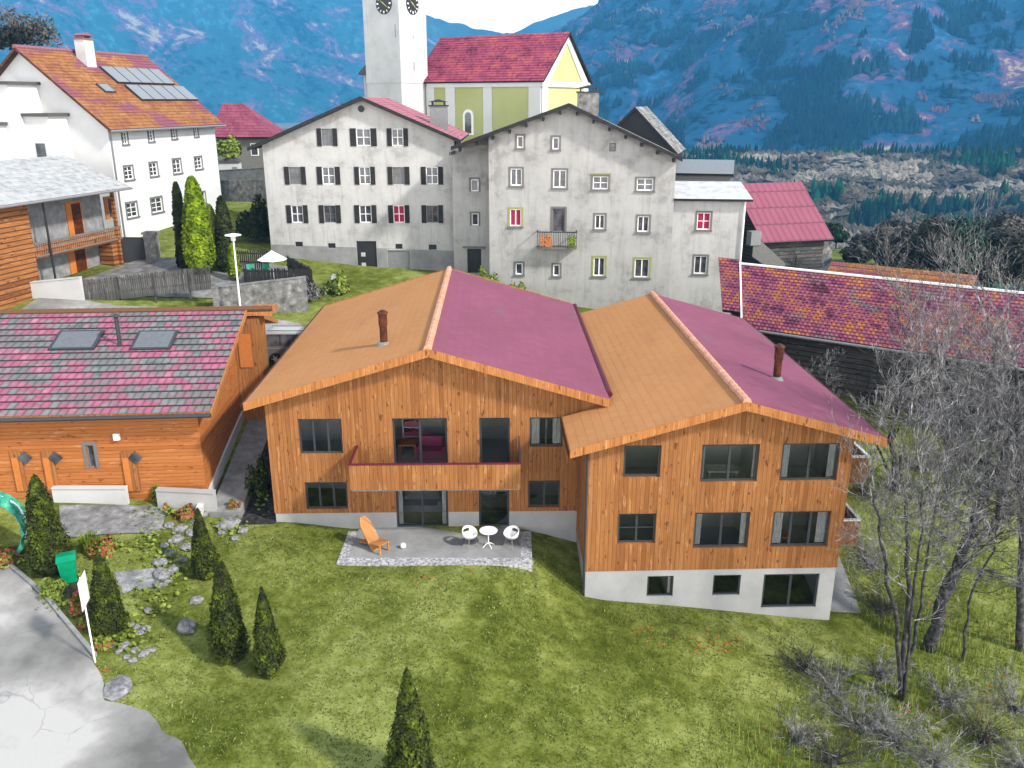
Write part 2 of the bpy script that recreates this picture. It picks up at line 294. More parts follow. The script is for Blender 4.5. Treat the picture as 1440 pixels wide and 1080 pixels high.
def window(root, h, y=0.0, mull=1, bars=0, frame='dark_metal', pane='pane', name='window', fw=.07, xf=None, surround=None, sill=None, shut=None, curtain=None, hood=None, rec=.07, shut_cols=None):
    x0, x1, z0, z1 = h; yf = y+rec; f = MB(xf)
    f.box(x0+.002, x0+fw, yf, yf+.06, z0+.002, z1-.002); f.box(x1-fw, x1-.002, yf, yf+.06, z0+.002, z1-.002)
    f.box(x0+fw, x1-fw, yf, yf+.06, z0+.002, z0+fw); f.box(x0+fw, x1-fw, yf, yf+.06, z1-fw, z1-.002)
    for i in range(1, mull+1):
        xm = x0+(x1-x0)*i/(mull+1); f.box(xm-fw*.55, xm+fw*.55, yf+.004, yf+.056, z0+fw, z1-fw)
    for i in range(1, bars+1):
        zm = z0+(z1-z0)*i/(bars+1)
        segs = [x0+fw]+[x0+(x1-x0)*j/(mull+1) for j in range(1, mull+1)]+[x1-fw]
        for j in range(len(segs)-1):
            a = segs[j]+(fw*.55 if j else 0); b = segs[j+1]-(fw*.55 if j < len(segs)-2 else 0); f.box(a, b, yf+.008, yf+.05, zm-.022, zm+.022)
    o = f.build(name, frame, root)
    p = MB(xf); p.quad((x0+fw*.6, yf+.03, z0+fw*.6), (x1-fw*.6, yf+.03, z0+fw*.6), (x1-fw*.6, yf+.03, z1-fw*.6), (x0+fw*.6, yf+.03, z1-fw*.6)); p.build('pane', pane, o)
    if surround:
        s = MB(xf); w = .13; yb = y-.025
        s.box(x0-w, x0-.001, yb, y-.002, z0-.02, z1+w); s.box(x1+.001, x1+w, yb, y-.002, z0-.02, z1+w); s.box(x0-.001, x1+.001, yb, y-.002, z1+.001, z1+w)
        s.build('surround', surround, o)
    if sill:
        s = MB(xf); s.box(x0-.16, x1+.16, y-.1, y-.003, z0-.13, z0-.022); s.build('sill', sill, o)
    if hood:
        s = MB(xf); s.box(x0-.15, x1+.15, y-.06, y-.003, z1+(.134 if surround else .01), z1+(.134 if surround else .01)+.08); s.build('lintel', hood, o)
    if curtain:
        n = 10
        for a, b in ((x0+.06, x0+(x1-x0)*curtain), (x1-(x1-x0)*curtain, x1-.06)):
            c = MB(xf)
            for i in range(n):
                u0 = a+(b-a)*i/n; u1 = a+(b-a)*(i+1)/n; d0 = .02*(i % 2); d1 = .02*((i+1) % 2)
                c.quad((u0, yf+.09+d0, z0+.03), (u1, yf+.09+d1, z0+.03), (u1, yf+.09+d1, z1-.03), (u0, yf+.09+d0, z1-.03))
            c.build('curtain', 'curtain', o)
    if shut:
        w = (x1-x0)*.42
        for sgn, (a, b) in ((-1, (x0-w-.02, x0-.02)), (1, (x1+.02, x1+w+.02))):
            s = MB(xf); s.box(a, b, y-.055, y-.012, z0-.03, z1+.03); s.box(a+.05, b-.05, y-.07, y-.056, z0+.1, z0+.18); s.box(a+.05, b-.05, y-.07, y-.056, z1-.18, z1-.1)
            s.build('shutter', shut if not shut_cols else shut_cols, o)
    return o
def tile_roof(A, Bq, C, D, course=.36, lip=.035, thick=.16, mi=0, umi=1, mb=None, steps=True):
    """stepped courses between eave A-B and ridge D-C (A under D)"""
    A, Bq, C, D = map(Vector, (A, Bq, C, D)); mb = mb or MB()
    nrm = (Bq-A).cross(D-A).normalized(); sl = (D-A).length; n = max(1, round(sl/course)) if steps else 1
    lu = (Bq-A).length
    for i in range(n):
        t0, t1 = i/n, (i+1)/n; a = A.lerp(D, t0)+nrm*lip; b = Bq.lerp(C, t0)+nrm*lip; c = Bq.lerp(C, t1); d = A.lerp(D, t1)
        o = (A.lerp(D, t0)-A).dot((Bq-A).normalized())
        mb.quad(a, b, c, d, mi, [(0, sl*t0), (lu, sl*t0), (lu, sl*t1), (0, sl*t1)])
        a0, b0 = A.lerp(D, t0), Bq.lerp(C, t0)
        if i: mb.quad(a0, b0, b, a, mi, [(0, sl*t0), (lu, sl*t0), (lu, sl*t0+.02), (0, sl*t0+.02)])
    dn = nrm*(-thick)
    mb.quad(D+dn, C+dn, Bq+dn, A+dn, umi); mb.quad(A+dn, Bq+dn, Bq+nrm*lip, A+nrm*lip, umi); mb.quad(C+dn, D+dn, D, C, umi)
    mb.quad(Bq+dn, C+dn, C+nrm*.002, Bq+nrm*lip, umi); mb.quad(D+dn, A+dn, A+nrm*lip, D+nrm*.002, umi)
    return mb
def ridge_caps(mb, p, q, r=.13, L=.42, mi=0):
    p, q = Vector(p), Vector(q); n = max(1, round((q-p).length/L)); d = (q-p)/n
    for i in range(n):
        a = p+d*i; b = a+d*1.08; mb.tube([a, b], [r*1.12, r*.95], 8, mi)
def gutter(mb, p, q, r=.07, mi=0): mb.tube([p, q], r, 8, mi)
# ------------------------------------------------------------------ camera, light, air
cam = bpy.data.objects.new('camera', bpy.data.cameras.new('camera')); COL.objects.link(cam); sc.camera = cam
cam.location = CAM; cam.rotation_euler = (R(90)-TH, 0, 0); cam.data.sensor_width = 36; cam.data.lens = 36*F/1440
cam.data.clip_start = .5; cam.data.clip_end = 60000
SUN = Vector((.68, -.42, .62)).normalized()
sl = bpy.data.lights.new('sun', 'SUN'); sl.energy = 3.0; sl.angle = R(4.5); sl.color = (1, .955, .89)
so = bpy.data.objects.new('sun', sl); COL.objects.link(so); so.rotation_euler = (-SUN).to_track_quat('-Z', 'Y').to_euler(); so.location = (40, -40, 60)
w = bpy.data.worlds.new('World'); sc.world = w; w.use_nodes = True; wt = w.node_tree; bg = wt.nodes['Background']
sky = wt.nodes.new('ShaderNodeTexSky'); sky.sky_type = 'NISHITA'; sky.sun_disc = False
sky.sun_elevation = math.asin(SUN.z); sky.sun_rotation = math.atan2(SUN.x, SUN.y); sky.altitude = 900; sky.dust_density = 3.0; sky.air_density = 1.0
# high thin white cloud over the whole sky
tcw = wt.nodes.new('ShaderNodeTexCoord'); nzw = wt.nodes.new('ShaderNodeTexNoise'); nzw.inputs['Scale'].default_value = 2.2; nzw.inputs['Detail'].default_value = 6
wt.links.new(tcw.outputs['Generated'], nzw.inputs['Vector'])
rw = wt.nodes.new('ShaderNodeMapRange'); rw.inputs[1].default_value = .3; rw.inputs[2].default_value = .7; rw.inputs[3].default_value = .55; rw.inputs[4].default_value = .9
wt.links.new(nzw.outputs['Fac'], rw.inputs[0])
mw = wt.nodes.new('ShaderNodeMix'); mw.data_type = 'RGBA'; wt.links.new(rw.outputs[0], mw.inputs[0]); wt.links.new(sky.outputs[0], mw.inputs[6]); hz_ = wt.nodes.new('ShaderNodeSeparateXYZ'); wt.links.new(tcw.outputs['Generated'], hz_.inputs[0]); hr = wt.nodes.new('ShaderNodeValToRGB'); hr.color_ramp.elements[0].position = .12; hr.color_ramp.elements[0].color = (34, 33, 32.5, 1); hr.color_ramp.elements[1].position = .42; hr.color_ramp.elements[1].color = (8.0, 8.3, 8.7, 1); wt.links.new(hz_.outputs[2], hr.inputs[0]); wt.links.new(hr.outputs[0], mw.inputs[7])
wt.links.new(mw.outputs[2], bg.inputs['Color']); bg.inputs['Strength'].default_value = .085
vs = sc.view_settings; vs.view_transform = 'Standard'; vs.look = 'None'; vs.gamma = 1; vs.exposure = EXPO
sc.cycles.use_denoising = True; sc.cycles.max_bounces = 8; sc.cycles.transparent_max_bounces = 12; sc.cycles.volume_bounces = 0
# ------------------------------------------------------------------ the lie of the land
CP = [(-7, -.2, -.42), (-3, -1.5, -.45), (.6, -.2, -.5), (-6.9, -2.9, -.45), (-3, -2.9, -.47), (.7, -2.9, -.62), (-10.1, -.2, .02), (-9, -2, -.1),
 (1.6, -.3, -.85), (2.7, -.6, -1.3), (2.6, -3.2, -1.75), (5.5, -3.4, -2.15), (8, -3.4, -2.5), (12.8, -3.4, -3.15), (13.5, 0, -2.5), (13.6, 5, -1.0), (13.6, 9, .4), (16, 3, -1.9), (14.5, -5.5, -3.45), (18, -4, -3.5),
 (-3, -8, -1.05), (-3, -13, -1.65), (3, -8, -2.1), (4, -13, -2.5), (9, -8, -3.2), (14, -12, -4.0), (20, -8, -4.2), (20, 1, -2.6), (26, 3, -1.7), (20, 7, -.4), (27, 6.5, -.2), (24, -3, -3.2),
 (-9.6, -7.5, -1.1), (-8, -9, -1.25), (-12.2, -2.6, -.3), (-14.2, -6.9, -.55), (-17.6, -3.4, .1), (-13.9, -8.8, -.62), (-20, -3.2, .05), (-16.8, -6, -.25), (-11, -11.5, -1.05), (-8.7, -13.6, -1.35), (-14, -13, -1.05), (-20, -9, -.6), (-26, -6, .2), (-30, -14, -.3), (-18, -18, -1.5), (-10, -20, -2),
 (-13.2, .6, .15), (-16, .6, .55), (-20, .6, .75), (-24, 1, 1.0), (-15, -2, .25), (-18, -1.6, .4), (-11.3, 1, -.1), (-11, 8, 1.3), (-11.5, 14, 2.4), (-13, 17, 2.75), (-9, 17.5, 2.9), (-15.5, 17, 3), (-13.5, 20.5, 3.3), (-18, 20.5, 3.6), (0, 19, 2.4), (8, 18, 1.5), (13, 14, 1.0),
 (-17, 22.8, 4.6), (-11, 24, 4.2), (-11, 30.5, 4.7), (-4, 26, 3.9), (3, 25, 2.6), (10, 24, 1.7), (14, 24.5, 1.9), (18, 26, 2.4), (16, 20, 1.4), (20, 17, 1.6), (28, 14, .8),
 (-22, 24, 5.0), (-26, 22, 5.0), (-31, 17, 4.6), (-28, 29, 5.6), (-29.5, 33, 6.2), (-25, 34, 6.2), (-22, 30, 5.8), (-24.5, 47, 6.6), (-20, 44, 7.0), (-22, 60, 8), (-30, 70, 9), (-5, 60, 7.5), (0, 90, 7), (20, 44, 3.5), (28, 44, 1.5), (30, 60, -1), (14, 60, 4.5), (36, 25, -.6), (45, 12, -2.5), (45, -10, -6),
 (50, 45, -5), (45, 75, -7), (70, 60, -14), (70, 20, -11), (-45, 20, 6), (-45, 45, 9), (-50, -10, 3), (-60, 80, 12), (-40, 110, 8), (0, 130, 2), (50, 120, -16), (-80, 40, 11), (0, -32, -5), (30, -30, -8), (-34, -34, -3), (90, 100, -26), (90, -20, -15), (-90, 130, 5)]
_P = np.array(CP); _N = len(_P)
def _phi(r): return np.sqrt(r*r+1.2)
_A = np.zeros((_N+3, _N+3)); _d = np.hypot(_P[:, None, 0]-_P[None, :, 0], _P[:, None, 1]-_P[None, :, 1])
_A[:_N, :_N] = _phi(_d)-np.eye(_N)*.25; _A[:_N, _N] = 1; _A[:_N, _N+1:] = _P[:, :2]; _A[_N, :_N] = 1; _A[_N+1:, :_N] = _P[:, :2].T
_W = np.linalg.solve(_A, np.concatenate([_P[:, 2], [0, 0, 0]]))
FLOOR = -76.0
def GV(X, Y):
    X = np.asarray(X, float); Y = np.asarray(Y, float); sh = X.shape; x = X.ravel(); y = Y.ravel(); z = np.zeros_like(x)
    for i in range(0, len(x), 4000):
        a, b = x[i:i+4000], y[i:i+4000]; d = np.hypot(a[:, None]-_P[None, :, 0], b[:, None]-_P[None, :, 1])
        z[i:i+4000] = _phi(d) @ _W[:_N]+_W[_N]+_W[_N+1]*a+_W[_N+2]*b
    r = np.hypot(x, y-35); t = np.clip((r-92)/260, 0, 1); t = t*t*(3-2*t); z = np.clip(z, -40, 16)
    return (z*(1-t)+FLOOR*t).reshape(sh)
def G(x, y): return float(GV(np.array([x]), np.array([y]))[0])
def grid_mesh(name, X, Y, Z, mat, smooth=True):
    ny, nx = X.shape; v = np.stack([X, Y, Z], -1).reshape(-1, 3); i = np.arange(ny*nx).reshape(ny, nx)
    f = np.stack([i[:-1, :-1], i[:-1, 1:], i[1:, 1:], i[1:, :-1]], -1).reshape(-1, 4)
    return np_mesh(name, v, f, mat, smooth)
def np_mesh(name, v, f, mat, smooth=False, mi=None):
    me = bpy.data.meshes.new(name); v = np.asarray(v, np.float32); f = np.asarray(f, np.int32); k = f.shape[1]
    me.vertices.add(len(v)); me.vertices.foreach_set('co', v.ravel()); me.loops.add(f.size); me.loops.foreach_set('vertex_index', f.ravel())
    me.polygons.add(len(f)); me.polygons.foreach_set('loop_start', np.arange(0, f.size, k, dtype=np.int32)); me.polygons.foreach_set('loop_total', np.full(len(f), k, np.int32))
    for m in (mat if isinstance(mat, (list, tuple)) else [mat]): me.materials.append(M[m] if isinstance(m, str) else m)
    if mi is not None: me.polygons.foreach_set('material_index', np.asarray(mi, np.int32))
    me.polygons.foreach_set('use_smooth', np.full(len(f), bool(smooth))); me.update(calc_edges=True); me.validate()
    o = bpy.data.objects.new(name, me); COL.objects.link(o); return o
def ground_mat():
    t = NT('lawn_and_meadow', .95, .1); o = t.obj
    n1 = t.noise(o, .22, 6, .62); n2 = t.noise(o, 1.6, 6, .7); n3 = t.noise(o, 9, 4, .7)
    f = t.math('ADD', t.math('ADD', t.math('MULTIPLY', n1, .45), t.math('MULTIPLY', n2, .35)), t.math('MULTIPLY', n3, .2))
    c = t.ramp(f, [(.38, S(68, 78, 14)), (.45, S(96, 106, 34)), (.51, S(124, 133, 60)), (.60, S(160, 168, 94))])
    return (t, c)
_t, _c = ground_mat(); _t.color(_c); _t.bump(_t.noise(_t.obj, 30, 4), .6, .05); M['grass'] = _t.m
def valley_mat():
    t = NT('valley_floor_fields', .95, .1); n = t.noise(t.obj, .004, 6, .6)
    t.color(t.ramp(n, [(.36, S(96, 100, 70)), (.48, S(160, 150, 130)), (.58, S(190, 180, 160)), (.66, S(140, 130, 112))])); return t.m
M['valley'] = valley_mat()
def axis(fine, lo, hi, far_lo, far_hi, step=.8, k=1.16):
    a = list(np.arange(lo, hi+1e-6, step)); s = step; b = []
    x = hi
    while x < far_hi: s *= k; x += s; b.append(x)
    s = step; x = lo; c = []
    while x > far_lo: s *= k; x -= s; c.append(x)
    return np.array(c[::-1]+a+b)
_x = axis(1, -34, 36, -7000, 7000); _y = axis(1, -24, 50, -60, 6800)
_X, _Y = np.meshgrid(_x, _y); _Z = GV(_X, _Y)
go = grid_mesh('ground', _X, _Y, _Z, ['grass', 'valley'])
_r = np.hypot(_X, _Y-35)[:-1, :-1].ravel(); go.data.polygons.foreach_set('material_index', (_r > 165).astype(np.int32)); structure(go)
# ------------------------------------------------------------------ mountains
def fbm(x, y, oct=6, s=1.0, seed=0.0):
    out = np.zeros(x.shape); fx = x.ravel(); fy = y.ravel(); o = out.ravel()
    for i in range(len(o)): o[i] = noise.fractal(Vector((fx[i]*s, fy[i]*s, seed)), .9, 2.1, oct)
    return o.reshape(x.shape)
def mount_mat(name, dark, mid, brown, tan, s, thr=.54):
    t = NT(name, .95, .05); o = t.obj; n = t.noise(o, s, 8, .68); n2 = t.noise(o, s*2.3, 8, .72, .6); n3 = t.noise(o, s*9, 6, .75); n4 = t.noise(o, .055 if s > .003 else .03, 4, .7)
    c = t.ramp(t.math('ADD', t.math('ADD', t.math('MULTIPLY', n, .35), t.math('MULTIPLY', n3, .35)), t.math('MULTIPLY', n4, .3)), [(.44, dark), (.485, mid), (.54, mid), (.585, tuple(min(1, v*2.1) for v in mid[:3])+(1,))])
    c = t.mix(t.ramp(t.math('ADD', t.math('MULTIPLY', n2, .72), t.math('ADD', t.math('MULTIPLY', n3, .14), t.math('MULTIPLY', n4, .14))), [(thr, B(0)), (thr+.03, B(1))]), c, brown)
    c = t.mix(t.ramp(t.math('ADD', t.math('MULTIPLY', n2, .8), t.math('MULTIPLY', n3, .2)), [(thr+.06, B(0)), (thr+.085, B(1))]), c, tan)
    t.color(c); return t.m
M['mt_right'] = mount_mat('forested_slope', S(0, 14, 30), S(44, 92, 124), S(132, 94, 124), S(206, 178, 140), .0032, .527)  # dark and mid forest tones have the blue of distant haze painted in
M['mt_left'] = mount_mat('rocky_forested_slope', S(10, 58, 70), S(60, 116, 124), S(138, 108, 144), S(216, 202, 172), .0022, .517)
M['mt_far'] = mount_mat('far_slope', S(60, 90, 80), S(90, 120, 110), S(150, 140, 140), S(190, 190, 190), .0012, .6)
def crest_mountain(name, mat, az, d0, crest_fn, dc, n_az, n_d, amp, ns, seed, back=1.0):
    """slope rising from its foot at distance d0(az) to a crest whose height over the eye is crest_fn(az) degrees"""
    A_ = np.radians(np.linspace(az[0], az[1], n_az)); tt = np.linspace(0, 1.25, n_d); AA, T = np.meshgrid(A_, tt)
    deg = np.degrees(AA); D0 = d0(deg); DC = dc(deg); D = D0+(DC-D0)*T; X = D*np.sin(AA); Y = CAM.y+D*np.cos(AA)
    H = CAM.z+np.tan(np.radians(crest_fn(deg)))*DC
    prof = np.where(T <= 1, np.power(np.clip(T, 0, 1), .9), 1-(T-1)*1.2)
    nz = fbm(X, Y, 7, ns, seed)*amp*np.clip(T*3, 0, 1)*(.35+.65*np.clip(1.15-T, 0, 1))
    Z = FLOOR+(H-FLOOR)*prof+nz-2
    return structure(grid_mesh(name, X, Y, Z, mat))
ip = lambda xs, ys: (lambda a: np.interp(a, xs, ys))
crest_mountain('far_mountain', 'mt_far', (-24, 24), ip([-24, 24], [5000, 5000]), ip([-24, -9, -6.5, -4.5, -2.4, -.6, 2, 5, 24], [7, 6.2, 5.6, 4.9, 4.35, 4.15, 4.6, 5.2, 6.5]), ip([-24, 24], [6000, 6000]), 220, 40, 190, .0012, 3)
crest_mountain('left_mountain', 'mt_left', (-50, -1.5), ip([-50, -1], [3400, 4300]), ip([-50, -30, -15, -9, -6, -4, -1.5], [15, 14, 10.5, 7.0, 4.4, 2.8, .2]), ip([-50, -1], [4700, 5600]), 260, 90, 170, .0016, 11)
crest_mountain('right_mountain', 'mt_right', (-4, 52), ip([-4, 10, 52], [1500, 1330, 1250]), ip([-4, -1, 1.5, 4, 7, 12, 20, 52], [.2, 2.6, 3.9, 5.0, 6.5, 9.5, 13.5, 16]), ip([-4, 52], [3300, 2900]), 320, 130, 120, .0026, 23)
hz = MB(); hz.box(-7400, 7400, -70, 7000, FLOOR-60, 1750); ho = hz.build('haze', 'white_paint'); ho['kind'] = 'stuff'
vm = bpy.data.materials.new('valley_air'); vm.use_nodes = True; vm.node_tree.nodes.remove(vm.node_tree.nodes['Principled BSDF'])
pv = vm.node_tree.nodes.new('ShaderNodeVolumePrincipled'); pv.inputs['Color'].default_value = HAZE_C; pv.inputs['Density'].default_value = HAZE_D
pv.inputs['Anisotropy'].default_value = 0.0
vm.node_tree.links.new(pv.outputs[0], vm.node_tree.nodes['Material Output'].inputs['Volume']); ho.data.materials[0] = vm
# ------------------------------------------------------------------ forest of the valley and the lower slopes (uncountable)
def cone_forest(name, mat, pts, hs, rs, label, seed=1, sides=5, skirts=2):
    rng = np.random.default_rng(seed); n = len(pts); V = []; Fc = []; ang = np.arange(sides)*2*np.pi/sides
    base = np.array(pts); off = 0
    for k in range(skirts):
        z0 = hs*(.08+.42*k/max(1, skirts-1) if skirts > 1 else .08); z1 = hs*(.66 if k == 0 and skirts > 1 else 1.0); rr = rs*(1-.4*k)
        a = ang[None, :]+rng.random((n, 1))*6; jit = .75+.5*rng.random((n, sides))
        ring = np.stack([base[:, None, 0]+rr[:, None]*jit*np.cos(a), base[:, None, 1]+rr[:, None]*jit*np.sin(a), base[:, None, 2]+z0[:, None]+0*a], -1)
        apex = np.stack([base[:, 0], base[:, 1], base[:, 2]+z1], -1)[:, None, :]
        V.append(np.concatenate([ring, apex], 1).reshape(-1, 3)); i0 = off+np.arange(n)*(sides+1); off += n*(sides+1)
        for j in range(sides): Fc.append(np.stack([i0+j, i0+(j+1) % sides, i0+sides], -1))
    o = np_mesh(name, np.concatenate(V), np.concatenate(Fc), mat); return tag(o, label, 'forest', None, 'stuff')
def ball_forest(name, mat, pts, hs, rs, label, seed=1):
    """rounded leafless crowns seen as a mass: squashed irregular octahedra, two per tree"""
    rng = np.random.default_rng(seed); n = len(pts); base = np.array(pts); V = []; Fc = []; off = 0
    for k in range(3):
        sides = 6; a = np.arange(sides)[None, :]*2*np.pi/sides+rng.random((n, 1))*6; jit = .6+.8*rng.random((n, sides)); r = rs*(1, .75, .6)[k]
        cx = base[:, 0]+(rng.random(n)-.5)*rs*(0 if k == 0 else 1.2); cy = base[:, 1]+(rng.random(n)-.5)*rs*(0 if k == 0 else 1.2)
        ring = np.stack([cx[:, None]+r[:, None]*jit*np.cos(a), cy[:, None]+r[:, None]*jit*np.sin(a), base[:, 2:3]+(hs*.55)[:, None]+(rng.random((n, sides))-.5)*hs[:, None]*.3], -1)
        top = np.stack([cx+(rng.random(n)-.5)*rs*.5, cy, base[:, 2]+hs*(.78+.1*k)], -1)[:, None]; bot = np.stack([cx, cy, base[:, 2]+hs*.1], -1)[:, None]
        V.append(np.concatenate([ring, top, bot], 1).reshape(-1, 3)); i0 = off+np.arange(n)*(sides+2); off += n*(sides+2)
        for j in range(sides): Fc.append(np.stack([i0+j, i0+(j+1) % sides, i0+sides], -1)); Fc.append(np.stack([i0+(j+1) % sides, i0+j, i0+sides+1], -1))
    o = np_mesh(name, np.concatenate(V), np.concatenate(Fc), mat); return tag(o, label, 'forest', None, 'stuff')
M['conifer_mass'] = m_blotch('conifer_mass', [S(0, 22, 14), S(10, 58, 34), S(40, 130, 74)], .012, .95, .5, .1)
M['bare_mass'] = m_blotch('leafless_wood_mass', [S(84, 74, 62), S(140, 122, 102), S(172, 152, 128)], .010, .95, .5, .1)
_dg = bpy.context.evaluated_depsgraph_get
def polar_pts(n, az, d, seed, keep=None):
    rng = np.random.default_rng(seed); a = np.radians(az[0]+(az[1]-az[0])*rng.random(n)); dd = d[0]*(d[1]/d[0])**rng.random(n)
    return dd*np.sin(a), CAM.y+dd*np.cos(a), rng
from mathutils.bvhtree import BVHTree
M['mt_belt'] = m_blotch('wooded_hill_soil', [S(70, 66, 58), S(112, 104, 92), S(136, 126, 108)], .02, .95, .8, .2)
crest_mountain('wooded_hill', 'mt_belt', (3, 52), ip([3, 52], [330, 330]), ip([3, 7, 10, 14, 22, 30, 52], [-6.5, -4.4, -3.5, -3.2, -3.3, -3.0, -2.6]), ip([3, 52], [840, 800]), 160, 50, 14, .012, 31)
_vs, _ps = [], []
for nm in ('right_mountain', 'wooded_hill'):
    me_ = bpy.data.objects[nm].data; k0 = len(_vs); _vs += [v.co.copy() for v in me_.vertices]; _ps += [[i+k0 for i in p.vertices] for p in me_.polygons]
_bv = BVHTree.FromPolygons(_vs, _ps)
def on_land(x, y):
    z = GV(x, y); ok = np.ones(len(x), bool)
    for i in range(len(x)):
        h = _bv.ray_cast(Vector((x[i], y[i], 3000)), Vector((0, 0, -1)))
        if h[0] is not None: z[i] = max(z[i], h[0].z)
    return z
def patch(x, y, s, seed): return np.array([noise.noise(Vector((a*s, b*s, seed))) for a, b in zip(x, y)])
x, y, rng = polar_pts(20000, (4, 44), (420, 2600), 5); pt = patch(x, y, .006, 3)+.5*patch(x, y, .03, 8)
M['slope_mass'] = m_blotch('slope_conifers', [S(0, 12, 20), S(8, 44, 52), S(40, 86, 92)], .006, .95, .5, .1); M['larch_mass'] = m_blotch('slope_larches', [S(92, 68, 76), S(120, 88, 100), S(150, 124, 112)], .004, .95, .5, .1)
xs, ys, rs_ = polar_pts(34000, (3, 40), (1330, 3100), 9); zs2 = on_land(xs, ys); ps = .8*patch(xs, ys, .0075, 21)+.7*patch(xs, ys, .022, 4); ks = ps > .20; kl = (ps < -.36) & (ps > -.8); q_ = np.stack([xs, ys, zs2], 1)
cone_forest('slope_forest', 'slope_mass', q_[ks], 11+9*rs_.random(ks.sum()), 3.0+2.2*rs_.random(ks.sum()), 'dark conifer stands on the blue mountainside', 3, 5, 1); cone_forest('larch_forest', 'larch_mass', q_[kl], 5+4*rs_.random(kl.sum()), 2.4+1.6*rs_.random(kl.sum()), 'purple brown leafless larches in patches on the mountainside', 4, 5, 1)
x, y, rng = polar_pts(15000, (4, 46), (340, 1300), 5); pt = patch(x, y, .009, 3)+.6*patch(x, y, .035, 8); dist_ = np.hypot(x, y-CAM.y)
z = on_land(x, y); k = (pt > .20) | ((dist_ > 860) & (pt > -.1)); p = np.stack([x, y, z], 1); n = k.sum()
cone_forest('conifer_forest', 'conifer_mass', p[k], 9+8*rng.random(n), 2.4+1.5*rng.random(n), 'green conifers among the grey wood on the hill below the mountain')
M['bare_pale'] = m_blotch('pale_wood_mass', [S(110, 100, 88), S(150, 138, 120), S(184, 170, 148)], .02, .95, .5, .1); M['bare_dark'] = m_blotch('dark_wood_mass', [S(58, 54, 36), S(98, 88, 66), S(126, 112, 88)], .02, .95, .5, .1)
k2 = (~k) & (pt < -.12); n = k2.sum(); ball_forest('leafless_forest', 'bare_pale', p[k2], 5.5+4*rng.random(n), 3.4+2.2*rng.random(n), 'pale grey brown leafless trees covering the hill below the mountain', 6)
k3 = (~k) & (~k2); n = k3.sum(); ball_forest('brown_forest', 'bare_dark', p[k3], 6+4.5*rng.random(n), 3.4+2.2*rng.random(n), 'darker brown leafless trees covering the hill below the mountain', 7)
# ------------------------------------------------------------------ the two new timber houses
def on_slope(fr, px, py, zf, lo=0.0, hi=30.0):
    pv_ = None
    for i in range(600):
        y = lo+(hi-lo)*i/599; x, z = fr.front(px, py, y); s = z-zf(x, y)
        if pv_ is not None and (s > 0) != (pv_ > 0): return Vector((x, y, z))
        pv_ = s
    return Vector((x, y, z))
def verge(root, xl, zl, xr, zr, xe, ze, y, mat='trimwood', h=.3, name='verge_board', t=.045, up=.05):
    m = MB(); m.prism([(xl, y, zl-h+up), (xr, y, zr-h+up), (xr, y, zr+up), (xl, y, zl+up)], (0, -t, 0))
    m.prism([(xr+.001, y, zr-h+up), (xe, y, ze-h+up), (xe, y, ze+up), (xr+.001, y, zr+up)], (0, -t, 0)); return m.build(name, mat, root)
def flue(root, p, h, r=.16):
    m = MB(); m.tube([p-Vector((0, 0, .25)), p+Vector((0, 0, h*.55)), p+Vector((0, 0, h*.56)), p+Vector((0, 0, h*.86))], [r, r, r*1.18, r*1.18], 14)
    o = m.build('chimney', 'flue', root); c = MB(); c.lathe([(r*1.0, 0), (r*1.0, .04), (r*1.45, .05), (r*1.45, .10), (r*.5, .2)], 14, tuple(p+Vector((0, 0, h*.86+.002)))); c.build('chimney_cap', 'flue', o)
    k = MB(); k.lathe([(r*1.9, -.06), (r*1.5, .06), (r*1.05, .12)], 14, tuple(p)); k.build('collar', 'mid_metal', o)
def house_shell(root, x0, x1, dep, zb, zc, ridge, top, holes, cl='clad', base='plaster_base', inset=.03):
    up = [h for h in holes if h[3] > zc]; lo = [h for h in holes if h[2] < zc]
    m = MB(); hs = [(h[0], h[1], max(h[2], zc), h[3], 'b' if h[2] < zc else '') for h in up]
    wall_mb(m, x0, x1, zc, top, hs, 0, .17, breaks=(ridge,))
    m.add([(x0, dep, zc), (x0, 0, zc), (x0, 0, top(x0)), (x0, dep, top(x0))], [(0, 1, 2, 3)]); m.add([(x1, 0, zc), (x1, dep, zc), (x1, dep, top(x1)), (x1, 0, top(x1))], [(0, 1, 2, 3)])
    m.add([(x1, dep, zc), (x0, dep, zc), (x0, dep, top(x0)), (ridge, dep, top(ridge)), (x1, dep, top(x1))], [(0, 1, 2, 3, 4)])
    m.quad((x0, 0, zc), (x0, inset, zc), (x1, inset, zc), (x1, 0, zc))
    m.build('wall', cl, root)
    b = MB(); a, e = x0+inset, x1-inset
    wall_mb(b, a, e, zb, lambda x: zc-.001, [(h[0], h[1], h[2], min(h[3], zc), 't' if h[3] > zc else '') for h in lo], inset, .17)
    b.quad((a, dep-inset, zb), (a, inset, zb), (a, inset, zc-.001), (a, dep-inset, zc-.001)); b.quad((e, inset, zb), (e, dep-inset, zb), (e, dep-inset, zc-.001), (e, inset, zc-.001)); b.quad((e, dep-inset, zb), (a, dep-inset, zb), (a, dep-inset, zc-.001), (e, dep-inset, zc-.001))
    b.build('base_wall', base, root)
def rooms(root, x0, x1, levels, parts, dep=3.0):
    m = MB()
    for z0, z1 in levels:
        m.quad((x0, .2, z0), (x1, .2, z0), (x1, dep, z0), (x0, dep, z0)); m.quad((x0, dep, z1), (x1, dep, z1), (x1, .2, z1), (x0, .2, z1))
        m.quad((x0, dep, z0), (x1, dep, z0), (x1, dep, z1), (x0, dep, z1)); m.quad((x0, .2, z0), (x0, dep, z0), (x0, dep, z1), (x0, .2, z1)); m.quad((x1, dep, z0), (x1, .2, z0), (x1, .2, z1), (x1, dep, z1))
        for p in parts: m.box(p-.05, p+.05, .22, dep-.02, z0+.01, z1-.01)
    m.build('room', 'room', root)
